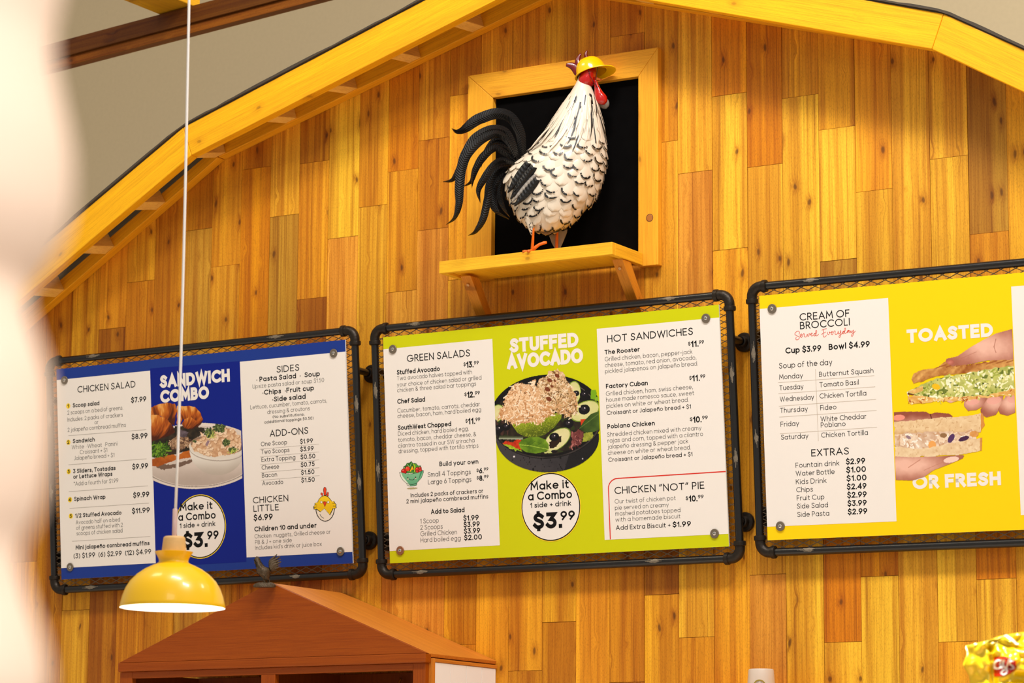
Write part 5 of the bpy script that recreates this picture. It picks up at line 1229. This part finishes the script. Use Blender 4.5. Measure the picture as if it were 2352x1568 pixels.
# ---------------------------------------------------------------- gabled hutch below the blue board
hut = thing('gabled_hutch', 'red brown wooden hutch with a pitched roof and a white tiled side', 'cabinet', (-.267, -.2, 0))
HX0, HX1, HY = -.850, .316, -.41
apx = at(636, 1337, HY); AX, AZ = -.262, float(apx[2])
EZ = float(at(978, 1499, HY)[2]); BZ = float(at(978, 1521, HY)[2])
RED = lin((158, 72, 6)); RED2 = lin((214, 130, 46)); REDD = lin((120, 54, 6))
m = MB(); m.prism([(HX0, HY, EZ), (HX1, HY, EZ), (AX, HY, AZ)], (0, .018, 0), 0, (1, 0, 0), RED); m.build('gable_front', WOODR, hut, bevel=.001)
m = MB(); m.box((HX0, HY - .003, BZ), (HX1 - .0005, HY + .03, EZ - .0005), 0, (1, 0, 0), RED); m.build('eave_moulding', WOODR, hut, bevel=.003)
sl = (AZ - EZ) / (HX1 - AX)
for x, nm in ((HX1, 1), (HX0, -1)):
    s_ = (AZ - EZ) / abs(x - AX); nz = np.array([s_ * nm, 0, 1]); nz = nz / np.linalg.norm(nz) * .011
    m = MB(); a = np.array([AX, HY + .0184, AZ]); b = np.array([x, HY + .0184, EZ])
    a2 = np.array([AX, HY + .0184, AZ - nz[2] * 1.09])
    m.prism([a2, b - nz, b, a], (0, -HY - .0224, 0), 0, b - a, RED2); m.build('roof_panel', WOODR, hut, bevel=.001)
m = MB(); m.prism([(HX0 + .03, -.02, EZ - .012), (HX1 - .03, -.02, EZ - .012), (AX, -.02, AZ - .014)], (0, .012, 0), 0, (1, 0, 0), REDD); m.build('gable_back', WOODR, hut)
def fx(px): return float(at(px, 1545, HY + .008)[0])
x_a, x_b, x_c, x_d, x_e, x_f = fx(276), fx(304), fx(600), fx(632), fx(948), fx(977)
TZ = float(at(700, 1546, HY + .008)[2])
def fb(x0, x1, z0, z1, name, tone=RED, y0=HY + .008, y1=HY + .028, al=(0, 0, 1)):
    m = MB(); m.box((x0, y0, z0), (x1, y1, z1), 0, al, tone); return m.build(name, WOODR, hut, bevel=.001)
fb(x_a, x_b - .0004, .02, BZ - .0005, 'stile'); fb(x_c, x_d, .02, TZ - .0005, 'stile'); fb(x_e + .0004, x_f, .02, BZ - .0005, 'stile')
fb(x_b, x_e, TZ, BZ - .0005, 'top_rail', RED, al=(1, 0, 0))
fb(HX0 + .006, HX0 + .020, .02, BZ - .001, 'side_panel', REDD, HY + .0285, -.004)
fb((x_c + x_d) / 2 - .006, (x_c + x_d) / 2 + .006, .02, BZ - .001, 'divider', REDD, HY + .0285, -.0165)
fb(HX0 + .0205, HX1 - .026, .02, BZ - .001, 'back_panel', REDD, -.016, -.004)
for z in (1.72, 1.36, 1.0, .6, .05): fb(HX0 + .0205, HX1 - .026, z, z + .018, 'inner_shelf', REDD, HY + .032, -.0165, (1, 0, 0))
m = MB(); m.box((HX1 - .025, HY + .0285, .02), (HX1 - .006, -.004, EZ - .016), 0, (0, 0, 1), RED2); m.build('side_panel', WOODR, hut)
# the white tiled side with its wooden edging
TILE = mat('white_tile', (250, 247, 242), .28, noise=.03, nscale=5)
zt = EZ - .022
m = MB()
for x0, y0, y1, z0, z1 in ((HX1 - .005, HY + .0305, HY + .047, .02, EZ - .0135), ):
    m.box((x0, y0, z0), (HX1 + .003, y1, z1), 0, (0, 0, 1), RED2)
m.build('corner_trim', WOODR, hut, bevel=.001)
m = MB(); m.box((HX1 - .005, HY + .0475, zt - .002), (HX1 + .003, -.004, EZ - .0135), 0, (0, 1, 0), RED2); m.build('top_trim', WOODR, hut, bevel=.001)
m = MB(); m.box((HX1 - .005, HY + .0475, .02), (HX1 - .001, -.010, zt - .0025), 1)
r = random.Random(2); z = zt - .004; row = 0
while z > 1.7:
    y = HY + .0485 - (row % 2) * .06
    while y < -.012:
        w_ = r.choice((.09, .118, .135)); y0, y1 = max(y, HY + .0485), min(y + w_ - .002, -.011)
        if y1 - y0 > .006: m.prism([(HX1 - .0009, y0, z - .062), (HX1 - .0009, y1, z - .062), (HX1 - .0009, y1, z), (HX1 - .0009, y0, z)], (.0016, 0, 0), 0)
        y += w_
    z -= .0645; row += 1
m.build('tile_panel', [TILE, mat('tile_grout', (232, 226, 216), .7)], hut)
# a small brass hook seen inside
m = MB(); q = at(921, 1566, -.03); m.tube([q + (0, 0, .012), q + (0, -.006, .004), q + (0, -.012, -.006), q + (.004, -.014, -.016)], .004, 8); m.build('hook', mat('brass', (190, 150, 60), .3, .9), hut, smooth=True)
# ---------------------------------------------------------------- cast iron cockerel on the hutch roof
ci = at(612, 1345, HY - .024)
F2 = Fig(ci, 570, 1255, 15.68)
base = F2.p(600, 1450)
cock = thing('rooster_ornament', 'small dark cast iron rooster ornament on the peak of the red brown hutch', 'ornament', base)
DK = mat('old_cast_iron', (86, 70, 50), .5, .4, noise=.5, nscale=220, bump=.9)
S6, rg = F2.body([(560, 1210, 760, 1215, .012), (510, 1110, 765, 1120, .022), (400, 1020, 790, 1010, .027), (320, 930, 820, 900, .029), (300, 830, 810, 800, .027), (290, 740, 640, 740, .022), (278, 660, 540, 660, .018), (260, 590, 480, 580, .015), (235, 520, 440, 500, .013), (225, 460, 420, 440, .012), (260, 400, 400, 400, .009), (300, 375, 370, 372, .004)], 20, 3)
m = MB(); m.loft(rg)
for i in range(160):
    t, th = rr.uniform(1.0, 9), rr.uniform(0, 6.28); P, N_, D, T_ = frame_at(S6, t, th)
    a, b = rr.uniform(.003, .006), rr.uniform(.0012, .002)
    m.add([P - D * a, P + T_ * b + N_ * .0016, P + D * a + N_ * .0006, P - T_ * b + N_ * .0016], [(0, 1, 2, 3)])
m.build('body', DK, cock, smooth=50, fix=False)
for a, b, c_, d in (((790, 760), (830, 520), (1040, 285), .004), ((800, 780), (870, 560), (1165, 375), .010), ((800, 800), (900, 620), (1190, 470), .014), ((805, 820), (930, 680), (1195, 570), .014), ((810, 840), (940, 740), (1165, 650), .012), ((810, 850), (940, 790), (1130, 760), .010), ((800, 860), (900, 840), (1030, 850), .006), ((795, 770), (850, 540), (1100, 340), -.006), ((795, 800), (900, 650), (1180, 520), -.010), ((800, 830), (920, 760), (1150, 700), -.008)):
    m = MB(); pth = K(a, b, c_, n=6); n_ = len(pth)
    m.loft([[F2.p(x + 78 * math.sin(math.pi * min(.93, .3 + .7 * i / (n_ - 1))) * math.cos(q) * .8, y + 78 * math.sin(math.pi * min(.93, .3 + .7 * i / (n_ - 1))) * math.cos(q) * .75, d + .004 * math.sin(q)) for q in np.linspace(0, 6.28, 8, endpoint=False)] for i, (x, y) in enumerate(pth)])
    m.build('tail_feather', DK, cock, smooth=True)
m = MB()
for x, y, r_ in ((265, 385, 34), (315, 362, 30), (355, 372, 26)): m.loft([[F2.p(x + r_ * math.cos(q), y + 20, .006 * math.sin(q)) for q in np.linspace(0, 6.28, 8, endpoint=False)], [F2.p(x + r_ * .5 * math.cos(q), y - 14, .003 * math.sin(q)) for q in np.linspace(0, 6.28, 8, endpoint=False)]])
m.build('comb', DK, cock, smooth=True)
m = MB(); m.loft([[F2.p(250 + 30 * math.cos(q), y + 10, .006 * math.sin(q)) for q in np.linspace(0, 6.28, 8, endpoint=False)] for y in (500, 560, 600)]); m.build('wattle', DK, cock, smooth=True)
m = MB(); m.loft([[F2.p(212 + 6 * math.cos(q), 470 + 14 * math.sin(q), .004 * math.cos(q)) for q in np.linspace(0, 6.28, 8, endpoint=False)], [F2.p(190, 478 + 3 * math.sin(q), 0) for q in np.linspace(0, 6.28, 8, endpoint=False)]]); m.build('beak', DK, cock)
for x, d in ((590, .008), (720, -.006)):
    m = MB(); m.tube([F2.p(x, 1180, d), F2.p(x + 10, 1240, d), F2.p(x + 4, 1330, d)], [.005, .0034, .0045], 8); m.build('leg', DK, cock, smooth=True)
m = MB(); rings = []
for yv, k in ((1462, .96), (1400, 1.0), (1330, .88), (1290, .55)):
    rings.append([F2.p(595 + 415 * k * math.cos(q) * rr.uniform(.95, 1.03), yv + rr.uniform(-16, 16) * (yv < 1450), .020 * k * math.sin(q) * rr.uniform(.9, 1.05)) for q in np.linspace(0, 6.28, 26, endpoint=False)])
m.loft(rings); m.build('rocky_base', DK, cock, smooth=30)
# ---------------------------------------------------------------- yellow pendant lamp
LY = -2.35
lc = at(396, 1396, LY)
lamp = thing('pendant_lamp', 'yellow dome pendant lamp with a wooden cap hanging on a white cord', 'pendant lamp', lc)
q0 = at(274, 1401, LY); q1 = at(518, 1391, LY); k = float((lc - CP) @ CF) / FPX                                     # metres per pixel at the lamp
prof = [(121, 0), (121.5, 1), (119.5, 10), (115.5, 27), (108, 46), (98, 62), (83, 77), (66, 89), (50, 97), (39, 101.5), (34.5, 105), (33.5, 108), (35, 114), (39, 121), (44, 129), (43, 129.4), (27, 129.4)]
inn = [(26, 127), (42, 127), (33, 113), (31.5, 106), (37, 99), (48, 95), (64, 87), (81, 75), (96, 60), (106, 45), (113.5, 27), (117.5, 10), (119.3, 1)]
LYEL = mat('lamp_yellow', (255, 200, 10), .30, spec=.5, coat=.25); LWH = mat('lamp_white', (250, 248, 240), .5)
m = MB(); m.lathe([(a * k, b * k) for a, b in prof], lc, n=72); m.build('shade', LYEL, lamp, smooth=50)
m = MB(); m.lathe([(a * k, b * k) for a, b in inn + [(121, 0)]], lc, n=72); m.build('shade_lining', LWH, lamp, smooth=50)
m = MB(); m.lathe([(a * k, b * k) for a, b in ((0, 126), (28.5, 126), (28, 132), (25.5, 158), (24.5, 162.5), (22, 164.5), (8, 165), (0, 165))], lc, n=40); m.build('wooden_cap', mat('beech', (226, 180, 112), .5, noise=.12, nscale=60), lamp, smooth=40)
m = MB(); m.lathe([(a * k, b * k) for a, b in ((5.6, 164), (5.6, 228), (3.4, 230))], lc, n=20); m.build('cord_sleeve', mat('clear_pink_sleeve', (232, 196, 186), .1, spec=.8, trans=.25), lamp, smooth=True)
m = MB()
m.tube([lc + np.array([0, 0, 165 * k])] + [lc + np.array([.0045 * math.sin(z * 2.3), 0, z]) for z in np.arange(.36, 3.2, .12)], 3.3 * k, 12); m.build('cord', mat('white_cord', (246, 240, 234), .45), lamp, smooth=True)
m = MB(); m.lathe([(0, 70), (16, 72), (24, 84), (20, 100), (10, 112), (10, 125), (0, 125)], (0, 0, 0), n=20)
for i, v in enumerate(m.v): m.v[i] = (lc[0] + v[0] * k, lc[1] + v[1] * k, lc[2] + v[2] * k)
m.build('bulb', mat('bulb_glow', (255, 244, 224), .4, emit=((255, 236, 206), 2.5)), lamp, smooth=True)
pl_ = bpy.data.lights.new('lamp_bulb', 'POINT'); pl_.energy = 2.6; pl_.color = (1, .92, .8); pl_.shadow_soft_size = .03
po = bpy.data.objects.new('lamp_bulb', pl_); C.objects.link(po); po.location = lc + np.array([0, 0, 52 * k])
# ---------------------------------------------------------------- upturned cup near the wall
q0, q1 = at(1719.5, 1545, -.1), at(1777, 1545, -.1)
cx = (q0[0] + q1[0]) / 2; CW = 29 * float((q0 - CP) @ CF) / FPX; cz = float(at(1750, 1536, -.1)[2])
ledge = thing('ledge', 'narrow pine ledge on the plank wall carrying the upside down cup', 'ledge', (cx, -.1, cz - .105))
m = MB(); m.box((cx - .25, -.18, cz - .128), (cx + .25, -.002, cz - .105), 0, (1, 0, 0), TR); m.build('ledge_board', WOODC, ledge, bevel=.002)
for dx in (-.15, .15):
    m = MB(); m.prism([(cx + dx, -.002, cz - .1285), (cx + dx, -.15, cz - .1285), (cx + dx, -.002, cz - .25)], (.02, 0, 0), 0, (0, .7, -.7), TR); m.build('bracket', WOODC, ledge)
cup = thing('cup', 'frosted white plastic cup standing upside down on a ledge by the plank wall', 'cup', (cx, -.1, cz - .105))
m = MB(); m.lathe([(CW * 1.22, -.105), (CW * 1.24, -.103), (CW * 1.18, -.08), (CW * 1.06, -.03), (CW, -.004), (CW * .96, -.001), (CW * .9, 0), (CW * .82, -.0015), (CW * .3, -.003), (0, -.003)], (cx, -.1, cz), n=48)
fr = mat('frosted_plastic', (244, 232, 216), .45, trans=.35, noise=.03, nscale=30); m.build('cup_body', fr, cup, smooth=50)
th0 = math.atan2(-CF[1], -CF[0]) - .22
def cp_(a, z): 
    r_ = (CW * (1 + .06 * (-z) / .03)) + .0006
    return np.array([cx + r_ * math.cos(th0 + a / r_), -.1 + r_ * math.sin(th0 + a / r_), cz + z])
m = MB(); zc = -.052; rl = .0195
disc(m, cp_, 0, zc, rl, 0, r0=rl * .83); disc(m, cp_, 0, zc, rl * .80, 1, r0=rl * .77)
for i in range(26):
    a = 2 * math.pi * i / 26
    if i % 7 == 6: continue
    c_, s_ = math.cos(a), math.sin(a)
    stroke(m, cp_, [(rl * .58 * c_, zc + rl * .58 * s_), (rl * .71 * c_, zc + rl * .71 * s_)], .0011, 1)
disc(m, cp_, 0, zc, rl * .45, 0, r0=rl * .40)
m.build('round_logo', [mat('olive_gold', (158, 134, 28), .45), mat('dark_plum', (58, 30, 50), .5)], cup, fix=False)
# ---------------------------------------------------------------- bag of chips at the lower right
BY = -2.3
bc = at(2346, 1568, BY); bk_ = 1 / 1030.0           # metres per photo pixel there
e1 = np.array([CR[0], CR[1], 0]); e1 /= np.linalg.norm(e1); en = np.array([-CF[0], -CF[1], 0]); en /= np.linalg.norm(en)
rack_z = float(bc[2]) - .155
rack = thing('display_stand', 'wooden four legged stand carrying the yellow chip bag', 'stand', (bc[0], bc[1], 0))
m = MB(); m.box((bc[0] - .2, bc[1] - .16, rack_z - .03), (bc[0] + .2, bc[1] + .16, rack_z), 0, (1, 0, 0), TR); m.build('top_board', WOODC, rack, bevel=.002)
for sx in (-1, 1):
    for sy in (-1, 1):
        m = MB(); m.box((bc[0] + sx * .17 - .02, bc[1] + sy * .13 - .02, 0), (bc[0] + sx * .17 + .02, bc[1] + sy * .13 + .02, rack_z - .0305), 0, (0, 0, 1), TR); m.build('leg', WOODC, rack)
bag = thing('chip_bag', 'crumpled yellow potato chip bag with a red oval logo', 'chip bag', (bc[0], bc[1], rack_z))
def bp(px, py, d): return bc + e1 * ((px - 2354) * bk_) + np.array([0, 0, (1564 - py) * bk_]) + en * d
m = MB(); nu, nv = 110, 110; vs = []; rb = np.random.RandomState(5)
L0 = [(1455, 2430, 2470), (1462, 2350, 2474), (1470, 2310, 2478), (1478, 2290, 2480), (1490, 2242, 2482), (1505, 2246, 2484), (1528, 2236, 2486), (1550, 2248, 2488), (1580, 2252, 2490), (1640, 2248, 2490), (1700, 2244, 2488), (1726, 2250, 2484)]
ys = np.array([a[0] for a in L0], float); ls = np.array([a[1] for a in L0], float); rs = np.array([a[2] for a in L0], float)
Vy = np.linspace(1455, 1726, nv)
def hgt(px, py):
    n1 = vnoise(np.array(px * .035), np.array(py * .05), 3); n2 = vnoise(np.array(px * .09 + py * .05), np.array(py * .08 - px * .03), 4); n3 = abs(vnoise(np.array(px * .05 - py * .04), np.array(py * .03 + px * .04), 6) - .5)
    return (n1 - .5) * .024 + (n2 - .5) * .016 - (0.5 - n3) * .018
for side in (1, -1):
    for j in range(nv):
        l = np.interp(Vy[j], ys, ls); r_ = np.interp(Vy[j], ys, rs)
        for i in range(nu):
            f = i / (nu - 1); px = l + (r_ - l) * f
            edge = min(f, 1 - f) * 2; top = min(1, (Vy[j] - 1455) / 70); bot = min(1, (1726 - Vy[j]) / 40)
            bul = .062 * (1 - (1 - edge) ** 2) ** .6 * max(0.05, top) ** .5 * max(.05, bot) ** .5
            if side > 0 and px < 2291: bul *= .25 + .75 * (px - l) / (2291 - l)
            fold = -.020 * math.exp(-((px - 2291 + (Vy[j] - 1500) * -.06) / 6.5) ** 2) if side > 0 else 0   # the deep crease left of the logo
            rise = -.016 * math.exp(-((Vy[j] - (1476 + (px - 2280) * .30)) / 3.5) ** 2) if (side > 0 and px > 2278) else 0
            vs.append(bp(px, Vy[j], side * (bul + (hgt(px, Vy[j]) + fold + rise) * min(1, edge * 6) * min(1, top * 3 + .1) * bot)))
fs = [(a, a + 1, a + nu + 1, a + nu) for j in range(nv - 1) for i in range(nu - 1) for a in (j * nu + i,)]
o_ = nu * nv
fs += [(o_ + a, o_ + a + nu, o_ + a + nu + 1, o_ + a + 1) for j in range(nv - 1) for i in range(nu - 1) for a in (j * nu + i,)]
for j in range(nv - 1):
    for i in (0, nu - 1): a = j * nu + i; fs.append((a, a + nu, o_ + a + nu, o_ + a))
for i in range(nu - 1):
    for j in (0, nv - 1): a = j * nu + i; fs.append((a, a + 1, o_ + a + 1, o_ + a))
m.add(vs, fs); film = m.build('bag_film', mat('yellow_film', (250, 214, 6), .18, metal=.15, spec=.6, coat=.6), bag, smooth=True)
def film_z(px, py):
    l = np.interp(py, ys, ls); r_ = np.interp(py, ys, rs); f = (px - l) / (r_ - l); edge = min(f, 1 - f) * 2; top = min(1, (py - 1455) / 70); bot = min(1, (1726 - py) / 40)
    bul = .062 * (1 - (1 - edge) ** 2) ** .6 * max(.05, top) ** .5 * max(.05, bot) ** .5
    if px < 2291: bul *= .25 + .75 * (px - l) / (2291 - l)
    fold = -.020 * math.exp(-((px - 2291 + (py - 1500) * -.06) / 6.5) ** 2); rise = -.016 * math.exp(-((py - (1476 + (px - 2280) * .30)) / 3.5) ** 2)
    return bul + (hgt(px, py) + fold + rise) * min(1, edge * 6) * min(1, top * 3 + .1) * bot
def patch(mb, inside, x0, x1, y0, y1, step, lift, mt_):
    xs_, ys_ = np.arange(x0, x1, step), np.arange(y0, y1, step)
    for x in xs_:
        for y in ys_:
            if inside(x + step / 2, y + step / 2):
                mb.add([bp(a, b, film_z(a, b) + lift) for a, b in ((x, y), (x + step, y), (x + step, y + step), (x, y + step))], [(0, 1, 2, 3)], mt_)
m = MB(); patch(m, lambda x, y: ((x - 2303) / 31) ** 2 + ((y - 1533) / 20) ** 2 < 1 and x > 2296, 2290, 2340, 1510, 1556, 0.8, .0026, 0)
m.build('logo_oval', mat('logo_red', (206, 20, 14), .25, coat=.5), bag, fix=False)
m = MB(); strokes = [K((2306, 1523), (2300, 1521), (2296, 1527), (2297, 1536), (2303, 1537), (2306, 1530)), K((2306, 1520), (2305, 1530), (2308, 1538)), K((2310, 1521), (2310, 1533), (2315, 1536), (2318, 1528)), K((2319, 1520), (2317, 1534), (2315, 1546), (2309, 1550), (2306, 1546), (2311, 1541), (2319, 1538)), [(2323, 1517), (2321, 1521)], K((2328, 1524), (2323, 1524), (2322, 1529), (2328, 1533), (2329, 1538), (2322, 1539))]
for st in strokes:
    stroke(m, lambda a, b: bp(a, b, film_z(a, b) + .0042), st, 3.0)
m.build('logo_lettering', mat('logo_white', (250, 244, 236), .35), bag, fix=False)
m = MB(); patch(m, lambda x, y: abs((x - 2318) - (y - 1463) * .95) < 4 and 1462 < y < 1488, 2310, 2352, 1460, 1490, 0.8, .0026, 0); m.build('white_band', mat('white_film', (236, 234, 236), .25), bag, fix=False)
# ---------------------------------------------------------------- pale turned post close to the camera, out of focus
PD = 1.0
def near(px, py): return CP + ray(px, py) * PD
pa = near(-330, 784)
post_ = thing('turned_post', 'pale cream turned post very near the camera, blurred along the left edge', 'post', (pa[0], pa[1], 0))
edge = [(-700, 60), (-300, 130), (-60, 92), (60, 78), (180, 100), (330, 132), (480, 130), (580, 92), (660, 40), (740, 56), (850, 92), (960, 106), (1080, 104), (1180, 84), (1270, 46), (1360, 62), (1480, 104), (1600, 120), (1760, 70), (2000, 110), (2400, 70)]
prof = []
for py, ex in edge:
    ex += 14
    P = near(ex, py); prof.append((float(np.linalg.norm((near(ex, 784) - pa)[:2])), float(P[2])))
prof = sorted(prof, key=lambda t: t[1])
c = K(*prof, n=5); c = [(prof[0][0], 0.0)] + c + [(prof[-1][0] * .9, prof[-1][1] + .02), (0, prof[-1][1] + .02)]
m = MB(); m.lathe(c, (pa[0], pa[1], 0), n=64); m.build('post_body', mat('cream_paint', (250, 224, 204), .6, noise=.02, nscale=20), post_, smooth=True)
